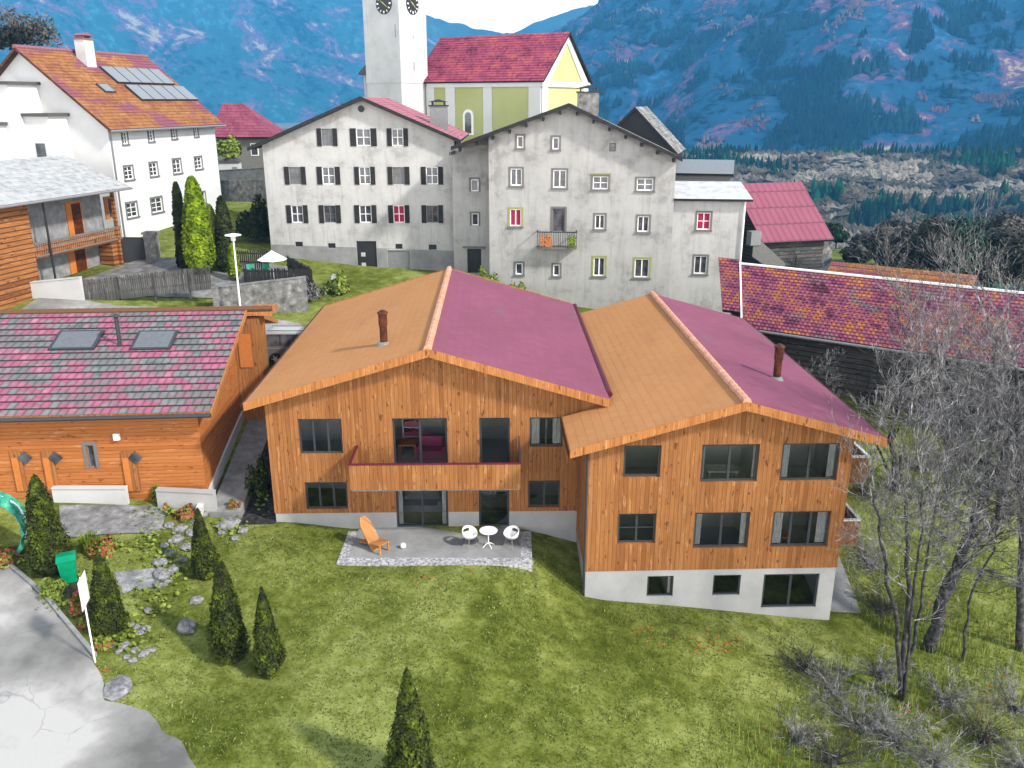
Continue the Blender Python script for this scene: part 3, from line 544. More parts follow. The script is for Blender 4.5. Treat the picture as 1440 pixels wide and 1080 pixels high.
# ---- left house
f1 = Frame((-3.6, 0, 0), R(1.1)); H1 = thing('timber_house', 'larger left timber house with a long front balcony over a terrace', 'house', f1.loc, f1.rz, 'new timber houses with sunlit tan and shaded mauve roofs')
RX, RZ, EL, ER, SL = .30, 7.68, -7.05, 7.5, .297
zl1 = lambda x: RZ-SL*abs(x-RX); top1 = lambda x: zl1(x)-.2
u_ = lambda h, a, b: (h[0], h[1], a, b)
w1 = u_(f1.rect((418, 588), (483, 638)), 3.08, 4.62); d1 = u_(f1.rect((551, 588), (630, 650)), 2.46, 4.62); d2 = u_(f1.rect((674, 588), (717, 650)), 2.46, 4.62); w3 = u_(f1.rect((745, 588), (791, 630)), 3.32, 4.62)
w4 = u_(f1.rect((428, 677), (490, 715)), .56, 1.8); d3 = u_(f1.rect((556, 690), (631, 742)), -.35, 1.8); d4 = u_(f1.rect((673, 690), (716, 742)), -.35, 1.8); w5 = u_(f1.rect((743, 674), (787, 715)), .56, 1.8)
house_shell(H1, -6.4, 6.4, 15.7, -2.6, .38, RX, top1, [w1, d1, d2, w3, w4, d3, d4, w5])
rooms(H1, -6.2, 6.2, [(-.33, 2.1), (2.48, 4.85)], (-2.6, 1.3, 3.75))
window(H1, w1, mull=2, pane='glass', rec=.1, fw=.08); window(H1, d1, mull=1, pane='glass', name='balcony_door', rec=.1, fw=.09); window(H1, d2, mull=0, pane='glass', name='balcony_door', rec=.1, fw=.09); window(H1, w3, mull=1, pane='glass', rec=.1, curtain=.3, fw=.08)
window(H1, w4, mull=2, pane='glass', rec=.1, fw=.08); window(H1, d3, mull=1, pane='glass', name='terrace_door', rec=.1, fw=.09, curtain=.12); window(H1, d4, mull=0, pane='glass', name='terrace_door', rec=.1, fw=.09); window(H1, w5, mull=1, pane='glass', rec=.1, fw=.08)
tile_roof((EL, 16.3, zl1(EL)), (EL, -.6, zl1(EL)), (RX, -.6, RZ), (RX, 16.3, RZ), lip=.003).build('roof_slope', ['tile_lit_tan', 'trimwood'], H1)['label'] = 'tiled roof slope with its sunlit tone painted in as tan'
tile_roof((ER, -.6, zl1(ER)), (ER, 16.3, zl1(ER)), (RX, 16.3, RZ), (RX, -.6, RZ), lip=.012).build('roof_slope', ['tile_shade_mauve', 'trimwood'], H1)['label'] = 'tiled roof slope with its shade painted in as mauve'
m = MB(); ridge_caps(m, (RX, -.62, RZ+.03), (RX, 16.32, RZ+.03), .15); m.build('ridge_cap', 'ridge_tan', H1)
verge(H1, EL, zl1(EL), RX, RZ, ER, zl1(ER), -.602, h=.34)
verge(H1, EL, zl1(EL), RX, RZ, ER, zl1(ER), 16.36, h=.3)
m = MB(); gutter(m, (EL-.06, -.6, zl1(EL)-.06), (EL-.06, 16.3, zl1(EL)-.06)); m.build('gutter', 'flue', H1)
m = MB(); m.tube([(ER+.1, .3, zl1(ER)-.05), (ER+.1, 16.3, zl1(ER)-.05)], .13, 8); m.build('valley_gutter', 'plum', H1)
p = on_slope(f1, 540, 484, lambda x, y: zl1(x)); flue(H1, p, 1.5)
bal = MB(); bal.box(-2.75, 3.85, -1.88, -.004, 2.26, 2.42); bo = bal.build('balcony', 'concrete', H1)
m = MB(); m.box(-2.8, 3.9, -1.94, -1.885, 2.34, 3.40); m.box(-2.8, -2.745, -1.88, -.004, 2.34, 3.40); m.build('parapet', 'clad', bo)
m = MB(); m.box(-2.83, 3.93, -1.96, -1.86, 3.402, 3.45); m.box(-2.83, -2.72, -1.858, -.01, 3.402, 3.45); m.build('handrail', 'plum', bo)
m = MB(); m.box(3.86, 3.9, -1.82, -.06, 2.42, 3.85); m.build('side_screen', 'dark_metal', bo)
m = MB(); m.box(6.404, 7.4, .02, .06, 4.6, zl1(7.4)-.18); m.build('eave_board', 'trimwood', H1)
# ---- right house
f2 = Frame((7.85, -3, 0), R(1.8)); H2 = thing('timber_house', 'right timber house standing nearer, with bare gable front and white basement windows', 'house', f2.loc, f2.rz, 'new timber houses with sunlit tan and shaded mauve roofs')
RX2, RZ2, SL2, EL2, ER2 = .61, 6.55, .28, -5.76, 5.92
zl2 = lambda x: RZ2-SL2*abs(x-RX2); top2 = lambda x: zl2(x)-.2
a1 = u_(f2.rect((878, 625), (928, 670)), 3.40, 4.70); a2 = u_(f2.rect((988, 625), (1064, 678)), 3.16, 4.70); a3 = u_(f2.rect((1101, 625), (1176, 678)), 3.16, 4.70)
b1 = u_(f2.rect((870, 721), (921, 763)), .6, 1.88); b2 = u_(f2.rect((978, 721), (1051, 771)), .34, 1.88); b3 = u_(f2.rect((1088, 721), (1163, 771)), .34, 1.88)
c1 = u_(f2.rect((911, 809), (946, 838)), -1.8, -.88); c2 = u_(f2.rect((1004, 809), (1040, 838)), -1.8, -.88); c3 = u_(f2.rect((1075, 809), (1147, 857)), -2.42, -.88)
house_shell(H2, -5, 5, 17.2, -5, -.6, RX2, top2, [a1, a2, a3, b1, b2, b3, c1, c2, c3])
rooms(H2, -4.8, 4.8, [(-3.0, -.8), (-.33, 2.15), (2.48, 4.9)], (-1.6, 1.75))
window(H2, a1, mull=0, pane='glass', rec=.1, fw=.09); window(H2, a2, mull=1, pane='glass', rec=.1, fw=.09, curtain=.08); window(H2, a3, mull=1, pane='glass', rec=.1, fw=.09, curtain=.16)
window(H2, b1, mull=1, bars=1, pane='glass', rec=.1, fw=.08); window(H2, b2, mull=1, pane='glass', rec=.1, fw=.09, curtain=.14); window(H2, b3, mull=2, pane='glass', rec=.1, fw=.09, curtain=.2)
for h in (c1, c2): window(H2, h, mull=0, pane='glass', rec=.1, fw=.07)
window(H2, c3, mull=1, pane='glass', rec=.1, fw=.09)
r = tile_roof((EL2, 2.9, zl2(EL2)), (EL2, -.6, zl2(EL2)), (RX2, -.6, RZ2), (RX2, 2.9, RZ2), lip=.003)
tile_roof((-4.4, 17.9, zl2(-4.4)), (-4.4, 2.9, zl2(-4.4)), (RX2, 2.9, RZ2), (RX2, 17.9, RZ2), lip=.003, mb=r).build('roof_slope', ['tile_lit_tan', 'trimwood'], H2)['label'] = 'tiled roof slope with its sunlit tone painted in as tan'
tile_roof((ER2, -.6, zl2(ER2)), (ER2, 17.9, zl2(ER2)), (RX2, 17.9, RZ2), (RX2, -.6, RZ2), lip=.012).build('roof_slope', ['tile_shade_mauve', 'trimwood'], H2)['label'] = 'tiled roof slope with its shade painted in as mauve'
m = MB(); ridge_caps(m, (RX2, -.62, RZ2+.03), (RX2, 17.92, RZ2+.03), .15); m.build('ridge_cap', 'ridge_tan', H2)
verge(H2, EL2, zl2(EL2), RX2, RZ2, ER2, zl2(ER2), -.602, h=.34)
m = MB(); m.box(EL2-.05, EL2-.005, -.6, 2.9, zl2(EL2)-.3, zl2(EL2)+.03); m.build('eave_board', 'flue', H2)
m = MB(); gutter(m, (ER2+.06, -.6, zl2(ER2)-.06), (ER2+.06, 17.9, zl2(ER2)-.06)); m.build('gutter', 'flue', H2)
p = on_slope(f2, 1092, 533, lambda x, y: zl2(x)); flue(H2, p, 1.55)
m = MB(); m.tube([(-5.04, -.06, -1.5), (-5.04, -.06, 4.55)], .05, 8); m.build('downpipe', 'dark_metal', H2)
for zt in (3.25, .42):
    s = MB(); s.box(5.004, 6.55, 2.0, 6.2, zt-1.2, zt-1.02); so_ = s.build('side_balcony', 'concrete', H2)
    m = MB(); m.box(5.01, 6.6, 1.94, 2.0, zt-1.1, zt); m.box(6.54, 6.6, 2.002, 6.2, zt-1.1, zt); m.build('parapet', 'clad', so_)
    m = MB(); m.box(5.01, 6.64, 1.9, 2.03, zt+.002, zt+.07); m.box(6.52, 6.64, 2.032, 6.2, zt+.002, zt+.07); m.build('handrail', 'white_paint', so_)
# ---- ground works round the houses
m = MB(); m.box(-6.5, .36, -2.5, -.004, -.9, -.35); structure(m.build('terrace', 'paving'))
m = MB(); m.box(-6.9, -6.502, -2.9, -.3, -.9, -.37); m.box(-6.5, .36, -2.9, -2.502, -.9, -.372); m.box(.362, .8, -2.9, -.3, -.9, -.37); structure(m.build('gravel_border', 'gravel'))
def strip(name, L, Rr, mat, kind='structure', th=.35):
    """paved strip between two rows of points"""
    n = len(L); vs = [tuple(p) for p in L]+[tuple(p) for p in Rr]; lo = [(x, y, z-th) for x, y, z in vs]
    f = [(i, n+i, n+i+1, i+1) for i in range(n-1)]; o = 2*n
    f += [(o+i, i, i+1, o+i+1) for i in range(n-1)]+[(n+i, o+n+i, o+n+i+1, n+i+1) for i in range(n-1)]+[(0, o, o+n, n), (n-1, 2*n-1, o+2*n-1, o+n-1)]
    m = MB(); m.add(vs+lo, f); ob = m.build(name, mat); ob['kind'] = kind; return ob
yd = [-.3, 1, 2.5, 4, 6, 8, 10, 12]; strip('drain_shade_strip', [(-11.5-.066*y, y, G(-11.5, y)+.04) for y in yd], [(-9.98-.019*y, y, G(-10.1, y)+.04) for y in yd], 'drain_shade')  # dark strip carries the house's shadow on the drain beside its wall
yy = [.2, 2, 4, 6, 8, 10, 12, 14, 16.5]; zz = lambda y: .28+(y-.2)*.155
strip('path', [(-12.86-.066*y, y, zz(y)) for y in yy], [(-11.55-.066*y, y, zz(y)) for y in yy], 'concrete', th=1.2)
yy = [-2.3, -1, 1, 3, 5, 8]; strip('path', [(12.95+.02*i, y, G(12.95, y)+.05) for i, y in enumerate(yy)], [(14.3+.1*i, y, G(14.3, y)+.05) for i, y in enumerate(yy)], 'paving')
rd_in = [PZ(0, 788, .05), PZ(60, 842, -.28), PZ(131, 925, -.62), PZ(150, 985, -.85), PZ(205, 1003, -1.05), PZ(245, 1040, -1.2), PZ(282, 1084, -1.36)]
rl = [Vector((-34, -1, .4)), Vector((-32, -6, .0)), Vector((-30, -11, -.3)), Vector((-28, -14, -.5)), Vector((-26, -17, -.8)), Vector((-22, -19, -1.1)), Vector((-18, -20, -1.5))]
rd = MB(); NS = 14
vs = []; fs = []
pts_in = []
for i in range(len(rd_in)-1):
    for k in range(6): pts_in.append((rd_in[i].lerp(rd_in[i+1], k/6), rl[i].lerp(rl[i+1], k/6)))
pts_in.append((rd_in[-1], rl[-1]))
pts_in = [(Vector((-24.5, 1.5, .6)), Vector((-36, 6, 1.5)))]+pts_in+[(Vector((-7.5, -16.5, -1.9)), Vector((-15, -22, -2)))]
for a, b in pts_in:
    for j in range(NS+1):
        q = a.lerp(b, j/NS); wob = (.12*noise.noise(Vector((q.x*1.3, q.y*1.3, 5))) if j == 0 else 0); vs.append((q.x+wob, q.y+wob, G(q.x, q.y)+.045))
n_ = NS+1
for i in range(len(pts_in)-1):
    for j in range(NS): fs.append((i*n_+j, (i+1)*n_+j, (i+1)*n_+j+1, i*n_+j+1)[::-1])
rd.add(vs, fs); structure(rd.build('road', 'asphalt', smooth=True))
kb = MB(); kp = [PZ(-40, 752, .2)]+rd_in[:3]; 
for a, b in zip(kp, kp[1:]):
    n = max(1, int((b-a).length/1.0))
    for i in range(n):
        p0 = a.lerp(b, i/n); p1 = a.lerp(b, (i+.985)/n); d = (p1-p0).normalized(); s = Vector((d.y, -d.x, 0))*-.14
        z0 = G(p0.x, p0.y); z1 = G(p1.x, p1.y); kb.prism([(p0.x, p0.y, z0-.2), (p1.x, p1.y, z1-.2), (p1.x, p1.y, z1+.15), (p0.x, p0.y, z0+.15)], tuple(s))
structure(kb.build('kerb', 'concrete'))
# ------------------------------------------------------------------ terrace furniture
def tub_chair():
    t = thing('tub_chair', 'white shell chair left of the round terrace table', 'chair', (0, 0, 0), 0, 'white terrace chairs')
    m = MB(); n = 18; prof = [(.05, .40), (.19, .41), (.27, .45), (.31, .55)]
    vs = []; fs = []
    for k, (r, z) in enumerate(prof+[(.33, .68), (.32, .80)]):
        for j in range(n):
            a = 2*math.pi*j/n; back = .5+.5*math.cos(a-math.pi/2)   # back towards +y
            zz_ = z if k < 4 else .55+(z-.55)*max(0, back*1.1-.05)
            vs.append((r*math.cos(a), r*math.sin(a)*.95, zz_))
    for k in range(5):
        for j in range(n):
            a = 2*math.pi*(j+.5)/n
            if k in (3,) and abs(a-math.pi/2) < .5: continue       # the opening in the back
            fs.append((k*n+j, k*n+(j+1) % n, (k+1)*n+(j+1) % n, (k+1)*n+j))
    fs.append(tuple(range(n))[::-1]); m.add(vs, fs); o = m.build('shell', 'white_paint', t, True); md = o.modifiers.new('thick', 'SOLIDIFY'); md.thickness = .022
    for sx in (-1, 1):
        for sy in (-1, 1):
            l = MB(); l.tube([(sx*.14, sy*.13, .405), (sx*.24, sy*.22, 0)], [.014, .011], 6); l.build('leg', 'black' if sy > 0 else 'mid_metal', t)
    return t
TZ = -.35
pa = PZ(661, 768, TZ); pb = PZ(719, 768, TZ); pt_ = PZ(687, 768, TZ)
ch = tub_chair(); ch.location = pa; ch.rotation_euler.z = R(40)
dup(ch, pb, R(-40), 'white shell chair right of the round terrace table')
t = thing('bistro_table', 'small round white bistro table between two shell chairs', 'table', pt_)
m = MB(); m.lathe([(.36, .70), (.37, .715), (.36, .73)], 24); m.build('tabletop', 'white_paint', t); m = MB(); m.tube([(0, 0, .1), (0, 0, .7)], .022, 8); m.build('post', 'white_paint', t)
for k in range(4): l = MB(); a = k*math.pi/2+.5; l.tube([(0, 0, .16), (.14*math.cos(a), .14*math.sin(a), .1), (.27*math.cos(a), .27*math.sin(a), .0)], .014, 6); l.build('leg', 'white_paint', t)
p = PZ(567, 771, TZ); m = MB(); m.lathe([(.12*math.sin(math.pi*i/10)+1e-4, .12-.12*math.cos(math.pi*i/10)) for i in range(11)], 16); o = m.build('ball', 'white_paint', None, True); o.location = p; tag(o, 'small white ball lying on the terrace paving', 'ball')
t = thing('lounge_chair', 'low two piece pine plank chair leaning back on the terrace', 'chair', PZ(524, 770, TZ), R(52))
bk = MB(); bk.prism([(-.27, -.34, .04), (.27, -.34, .04), (.30, .1, .62), (.27, .38, 1.02), (.13, .52, 1.24), (-.13, .52, 1.24), (-.27, .38, 1.02), (-.30, .1, .62)], (0, .04, -.03)); bk.build('backrest', 'chairwood', t)
st = MB(); st.prism([(-.28, -.72, .40), (.28, -.72, .40), (.27, -.1, .32), (.13, .72, .05), (-.13, .72, .05), (-.27, -.1, .32)], (0, 0, .04)); st.build('seat', 'chairwood', t)
for s in (-1, 1): st = MB(); st.box(s*.23-.03, s*.23+.03, -.70, -.64, .0, .40); st.build('front_leg', 'chairwood', t)
# furniture seen through the glazing
def sofa(name, label, loc, mat, w=1.5):
    t = thing(name, label, 'sofa', loc); m = MB(); m.box(-w/2, w/2, 0, .8, .05, .42); m.build('seat', mat, t); m = MB(); m.box(-w/2, w/2, .62, .85, .422, .85); m.build('backrest', mat, t)
    for s in (-1, 1): m = MB(); a, b = sorted((s*w/2, s*(w/2+.18))); m.box(a, b, .02, .85, .05, .6); m.build('armrest', mat, t)
sofa('sofa', 'pink sofa behind the upper balcony door', (-3.4, .6, 2.49), 'sofar', .9); sofa('sofa', 'grey sofa behind the wide terrace door', (-4.0, 1.2, -.32), 'sofa', 1.5)
def table_in(label, loc, mat, w=1.2):
    t = thing('dining_table', label, 'table', loc); m = MB(); m.box(-w/2, w/2, 0, .7, .7, .75); m.build('tabletop', mat, t)
    for sx in (-1, 1):
        for sy in (.06, .64): l = MB(); l.box(sx*(w/2-.08)-.03, sx*(w/2-.08)+.03, sy-.03, sy+.03, 0, .699); l.build('leg', mat, t)
table_in('orange wooden table behind the upper balcony door', (-4.4, .5, 2.49), 'boardor', .8); table_in('pale table behind the upper middle window of the right house', (8.2, -2.2, 2.49), 'curtain', 1.2)
table_in('orange wooden table behind the lower right window of the right house', (10.6, -2.3, -.32), 'boardor', 1.0)
def shelf_in(label, loc, mat, h=1.9, w=.8):
    t = thing('shelf', label, 'shelf', loc); m = MB(); m.box(-w/2, -w/2+.04, 0, .35, 0, h); m.box(w/2-.04, w/2, 0, .35, 0, h)
    for i in range(5): z = .1+i*(h-.16)/4; m.box(-w/2+.04, w/2-.04, .002, .348, z, z+.03)
    m.build('frame', mat, t); q = MB()
    for i in range(4):
        z = .132+i*(h-.16)/4; x = -w/2+.06
        while x < w/2-.14: b = random.uniform(.04, .1); q.box(x, x+b, .05, .28, z, z+random.uniform(.18, .32)); x += b+.01
    q.build('books', 'sofar', t)['kind'] = 'stuff'
shelf_in('white shelf of books behind the upper balcony door', (-4.35, 1.9, 2.49), 'white_paint'); shelf_in('white shelf of books behind the lower middle window of the right house', (7.4, -1.0, -.32), 'white_paint')
# ------------------------------------------------------------------ log shed on the left
fs_ = Frame((-13.2, 1, 0), R(4)); SH = thing('log_shed', 'long brown log shed with a pink and grey tiled roof', 'shed', fs_.loc, fs_.rz)
zs = lambda y: 4.72+(y+.72)*.327
hw = fs_.rect((118, 626), (138, 658)); hw = (hw[0]+.05, hw[1]-.05, hw[2], hw[3])
m = MB(); wall_mb(m, -13, 0, .2, lambda x: zs(0)-.17, [hw], 0, .14)
m.add([(0, 0, .2), (0, 7, .2), (0, 13.4, .2), (0, 13.4, zs(.6)-.17), (0, 7, zs(7)-.17), (0, 0, zs(0)-.17)], [(0, 1, 2, 3, 4, 5)]); m.build('wall', 'clad_shed', SH)
window(SH, hw, mull=0, frame='oldframe', surround='oldframe')
tile_roof((-13.5, -.72, zs(-.72)), (.75, -.72, zs(-.72)), (.75, 7, zs(7)), (-13.5, 7, zs(7)), course=.5076, lip=.06).build('roof_slope', ['tile_shed', 'trimwood'], SH)
tile_roof((.75, 14.2, zs(-.2)), (-13.5, 14.2, zs(-.2)), (-13.5, 7, zs(7)), (.75, 7, zs(7)), course=.4, lip=.06).build('roof_slope', ['tile_shed', 'trimwood'], SH)
m = MB(); ridge_caps(m, (-13.5, 7, zs(7)+.04), (1.95, 7, zs(7)+.04), .14); m.build('ridge_cap', 'tile_orange', SH)
m = MB(); m.prism([(.76, -.74, zs(-.74)-.2), (.76, 7, zs(7)-.2), (.76, 7, zs(7)+.06), (.76, -.74, zs(-.74)+.06)], (.05, 0, 0)); m.build('verge_board', 'trimwood', SH)
m = MB(); gutter(m, (-13.5, -.82, zs(-.72)-.08), (.8, -.82, zs(-.72)-.08), .09); m.build('gutter', 'dark_metal', SH)
m = MB(); m.box(.004, 1.3, 7.05, 8.3, .8, zs(7)-.42); m.build('annex', 'clad', SH); m = MB(); m.box(.77, 1.95, 6.9, 8.6, zs(7)-.3, zs(7)-.1); m.build('annex_roof', 'trimwood', SH); m = MB(); m.box(.2, .8, 7.0, 7.046, 4.3, 6.0); m.build('annex_door', 'boardor', SH)
for a, b in (((85, 468), (133, 493)), ((196, 468), (240, 493))):
    q = [on_slope(fs_, x, y, lambda X, Yy: zs(Yy), -1, 8) for x, y in (a, b)]; x0, x1 = q[0].x, q[1].x; y1, y0 = q[0].y, q[1].y
    x0, x1 = min(x0, x1), max(x0, x1); s = MB(); nz = Vector((0, -.31, .95))
    fr = [Vector((x, y, zs(y))) for x, y in ((x0, y0), (x1, y0), (x1, y1), (x0, y1))]; s.prism([tuple(v+nz*.02) for v in fr], tuple(nz*.1)); so_ = s.build('skylight', 'dark_metal', SH)
    s = MB(); c_ = sum(fr, Vector())/4; s.quad(*[tuple(c_+(v-c_)*.86+nz*.125) for v in fr]); s.build('pane', 'skyglass', so_)
p = on_slope(fs_, 169, 487, lambda X, Yy: zs(Yy), -1, 8); m = MB(); m.tube([p-Vector((0, 0, .2)), p+Vector((0, 0, 1.35))], .09, 10); o = m.build('flue_pipe', 'dark_metal', SH); m = MB(); m.lathe([(.12, 0), (.2, .03), (.05, .16)], 10, (p.x, p.y, p.z+1.37)); m.build('cap', 'dark_metal', o)
for cx, xa, xb in ((36, 14, 40), (79, 58, 84), (191, 170, 199)):
    x0, z1 = fs_.front(xa, 634); x1, z0 = fs_.front(xb, 690); d = MB(); d.box(x0, x1, -.06, -.006, z0, z1); do = d.build('door', 'clad', SH)
    xc, zc = fs_.front(cx, 643); r = .3; d = MB(); d.prism([(xc-r, -.065, zc), (xc, -.065, zc-r), (xc+r, -.065, zc), (xc, -.065, zc+r)], (0, -.03, 0)); d.build('diamond_window', 'pane', do)
    d = MB(); d.box(x0+.02, x0+.28, -.085, -.062, z0+.02, z1-.3); d.build('door_board', 'boardor', do)
x0, z0 = fs_.front(165, 613); m = MB(); m.box(x0-.12, x0+.12, -.16, -.004, z0-.14, z0+.14); m.build('wall_lamp', 'white_paint', SH)
def low_wall(label, pts, h, th, mat, name='garden_wall', cat='wall', base=-.4):
    o = thing(name, label, cat, (0, 0, 0)); m = MB()
    for (a, b) in zip(pts, pts[1:]):
        a, b = Vector(a), Vector(b); n = max(1, int((b-a).length/1.5)); d = (b-a); d.z = 0; d.normalize(); s = Vector((-d.y, d.x, 0))*th
        for i in range(n):
            p0, p1 = a.lerp(b, i/n), a.lerp(b, (i+1)/n); m.prism([(p0.x, p0.y, p0.z+base), (p1.x, p1.y, p1.z+base), (p1.x, p1.y, p1.z+h), (p0.x, p0.y, p0.z+h)], tuple(s))
    m.build('masonry', mat, o); c = MB()
    for (a, b) in zip(pts, pts[1:]):
        a, b = Vector(a), Vector(b); d = (b-a); d.z = 0; d.normalize(); s = Vector((-d.y, d.x, 0))*(th+.08); e = Vector((-d.y, d.x, 0))*.04
        c.prism([(a.x-e.x, a.y-e.y, a.z+h+.003), (b.x-e.x, b.y-e.y, b.z+h+.003), (b.x-e.x, b.y-e.y, b.z+h+.06), (a.x-e.x, a.y-e.y, a.z+h+.06)], tuple(s))
    c.build('coping', mat, o); return o
low_wall('white rendered wall below the right corner of the log shed', [PY(222, 712, .3), PY(303, 716, .25)], .72, .25, 'plaster_base')
low_wall('low white planter wall in front of the log shed doors', [PY(74, 698, .3), PY(178, 698, .3)], .34, .2, 'plaster_w')
low_wall('white kerb wall along the ramp beside the log shed', [(-13.1, .0, .1), (-13.4, 4.5, .95), (-13.9, 12, 2.1)], .45, .2, 'plaster_w')
m = MB(); a, b, c, d = PZ(86, 756, .36), PZ(226, 750, .22), PZ(236, 718, .28), PZ(84, 716, .5)
N_ = 10; vs = [];
for i in range(N_+1):
    for j in range(N_+1): q = a.lerp(b, i/N_).lerp(d.lerp(c, i/N_), j/N_); vs.append((q.x, q.y, G(q.x, q.y)+.05))
m.add(vs, [(i*(N_+1)+j, (i+1)*(N_+1)+j, (i+1)*(N_+1)+j+1, i*(N_+1)+j+1) for i in range(N_) for j in range(N_)]); structure(m.build('patio', 'rough_paving'))
# ------------------------------------------------------------------ white hall, upper left
fh = Frame((-30.2, 34, 0), R(77.1)); HA = thing('white_house', 'tall bright white house with orange tiled roof and solar panels', 'house', fh.loc, fh.rz)
LH, DH = 14.6, 12.8; ZE, SLH = 15.42, .815; zh = lambda y: ZE+SLH*y
rows = [[(169, 182, 183, 207), (206, 218, 181, 203), (239, 250, 178, 199), (271, 280, 176, 196)], [(172, 190, 231, 256), (208, 224, 226, 251), (241, 257, 221, 247), (272, 286, 218, 241)], [(175, 196, 283, 308), (210, 231, 276, 301), (243, 258, 272, 295), (277, 291, 268, 290)]]
holes = []
for r in rows:
    for xa, xb, ya, yb in r:
        x0, z1 = fh.front(xa, ya+(3 if r is not rows[0] else 2)); x1, z0 = fh.front(xb, yb-4); zc_ = (z0+z1)/2; holes.append((x0+.15, x1-.15, z0+.05, z1-.05))
m = MB(); wall_mb(m, 0, LH, 4, lambda x: ZE-.15, holes, 0, .2)
m.add([(LH, 0, 4), (LH, DH, 4), (LH, DH, ZE-.15), (LH, DH/2, zh(DH/2)-.2), (LH, 0, ZE-.15)], [(0, 1, 2, 3, 4)]); m.add([(LH, DH, 4), (0, DH, 4), (0, DH, ZE-.15), (LH, DH, ZE-.15)], [(0, 1, 2, 3)])
gx = lambda u, w, z: (w, -u, z)
def srect(fr, xs, a, b):
    y0, z1 = fr.side(a[0], a[1], xs); y1, z0 = fr.side(b[0], b[1], xs); u0, u1 = sorted((-y0, -y1)); return (u0, u1, z0, z1)
gh = [srect(fh, 0, (80, 187), (91, 206))]
g = MB(gx); wall_mb(g, -DH, 0, 4, lambda u: zh(DH/2-abs(-u-DH/2))-.2, gh, 0, .2, breaks=(-DH/2,)); m.v += g.v; o_ = len(m.v)-len(g.v); m.f += [tuple(i+o_ for i in f) for f in g.f]; m.mi += g.mi
m.build('wall', 'plaster_hall', HA)
for h in holes: window(HA, h, mull=1, bars=2, frame='white_paint', surround='oldframe', sill='oldframe', fw=.06)
for h in gh: window(HA, h, mull=1, bars=1, frame='white_paint', surround='oldframe', xf=gx, fw=.06)
tile_roof((-.6, -.7, zh(-.7)), (LH+.6, -.7, zh(-.7)), (LH+.6, DH/2, zh(DH/2)), (-.6, DH/2, zh(DH/2))).build('roof_slope', ['tile_orange', 'flue'], HA)
tile_roof((LH+.6, DH+.7, zh(-.7)), (-.6, DH+.7, zh(-.7)), (-.6, DH/2, zh(DH/2)), (LH+.6, DH/2, zh(DH/2))).build('roof_slope', ['tile_orange', 'flue'], HA)
m = MB(); ridge_caps(m, (-.6, DH/2, zh(DH/2)+.03), (LH+.6, DH/2, zh(DH/2)+.03), .16); m.build('ridge_cap', 'tile_pink', HA)
m = MB(); gutter(m, (-.6, -.78, zh(-.7)-.1), (LH+.6, -.78, zh(-.7)-.1), .09); m.tube([(.15, -.1, zh(-.7)-.1), (.15, -.1, 6)], .06, 6); m.build('gutter', 'mid_metal', HA)
zpl = lambda X, Yy: zh(Yy)
for row in (((139, 98), (213, 96), (246, 118), (172, 122)), ((176, 124), (251, 120), (276, 140), (203, 146))):
    q = [on_slope(fh, *p_, zpl, -1, 8) for p_ in row]; x0 = (q[0].x+q[3].x)/2; x1 = (q[1].x+q[2].x)/2; y1 = (q[0].y+q[1].y)/2; y0 = (q[2].y+q[3].y)/2
    for i in range(5):
        a, b = x0+(x1-x0)*i/5+.03, x0+(x1-x0)*(i+1)/5-.03; nz = Vector((0, -.665, .747)); s = MB(); q4 = [Vector((a, y0+.03, zh(y0+.03))), Vector((b, y0+.03, zh(y0+.03))), Vector((b, y1-.03, zh(y1-.03))), Vector((a, y1-.03, zh(y1-.03)))]
        s.prism([tuple(v+nz*.06) for v in q4], tuple(nz*.14)); so_ = s.build('solar_panel', 'dark_metal', HA); s = MB(); c_ = sum(q4, Vector())/4; s.quad(*[tuple(c_+(v-c_)*.95+nz*.205) for v in q4]); s.build('panel_glass', 'solar', so_)
q = [on_slope(fh, *p_, zpl, -1, 8) for p_ in ((134, 119), (163, 131))]; x0, x1 = sorted((q[0].x, q[1].x)); y0, y1 = sorted((q[0].y, q[1].y)); nz = Vector((0, -.665, .747)); s = MB(); q4 = [Vector((a, b, zh(b))) for a, b in ((x0, y0), (x1, y0), (x1, y1), (x0, y1))]; s.prism([tuple(v+nz*.02) for v in q4], tuple(nz*.12)); so_ = s.build('skylight', 'dark_metal', HA); s = MB(); c_ = sum(q4, Vector())/4; s.quad(*[tuple(c_+(v-c_)*.84+nz*.145) for v in q4]); s.build('pane', 'solar', so_)
def chimney(root, p, w, d, h, mat='plaster_w', cap='tile_pink', down=1.2):
    m = MB(); m.box(p.x-w/2, p.x+w/2, p.y-d/2, p.y+d/2, p.z-down, p.z+h); o = m.build('chimney', mat, root); c = MB(); c.box(p.x-w/2-.08, p.x+w/2+.08, p.y-d/2-.08, p.y+d/2+.08, p.z+h+.002, p.z+h+.1)
    for sx in (-1, 1): c.box(p.x+sx*w*.35-.05, p.x+sx*w*.35+.05, p.y-d*.4, p.y+d*.4, p.z+h+.102, p.z+h+.3)
    c.prism([(p.x-w/2-.1, p.y-d/2-.05, p.z+h+.302), (p.x+w/2+.1, p.y-d/2-.05, p.z+h+.302), (p.x, p.y-d/2-.05, p.z+h+.52)], (0, d+.1, 0)); c.build('chimney_cap', cap, o)
chimney(HA, on_slope(fh, 122, 88, zpl, -1, 8), 1.1, .9, 1.7)
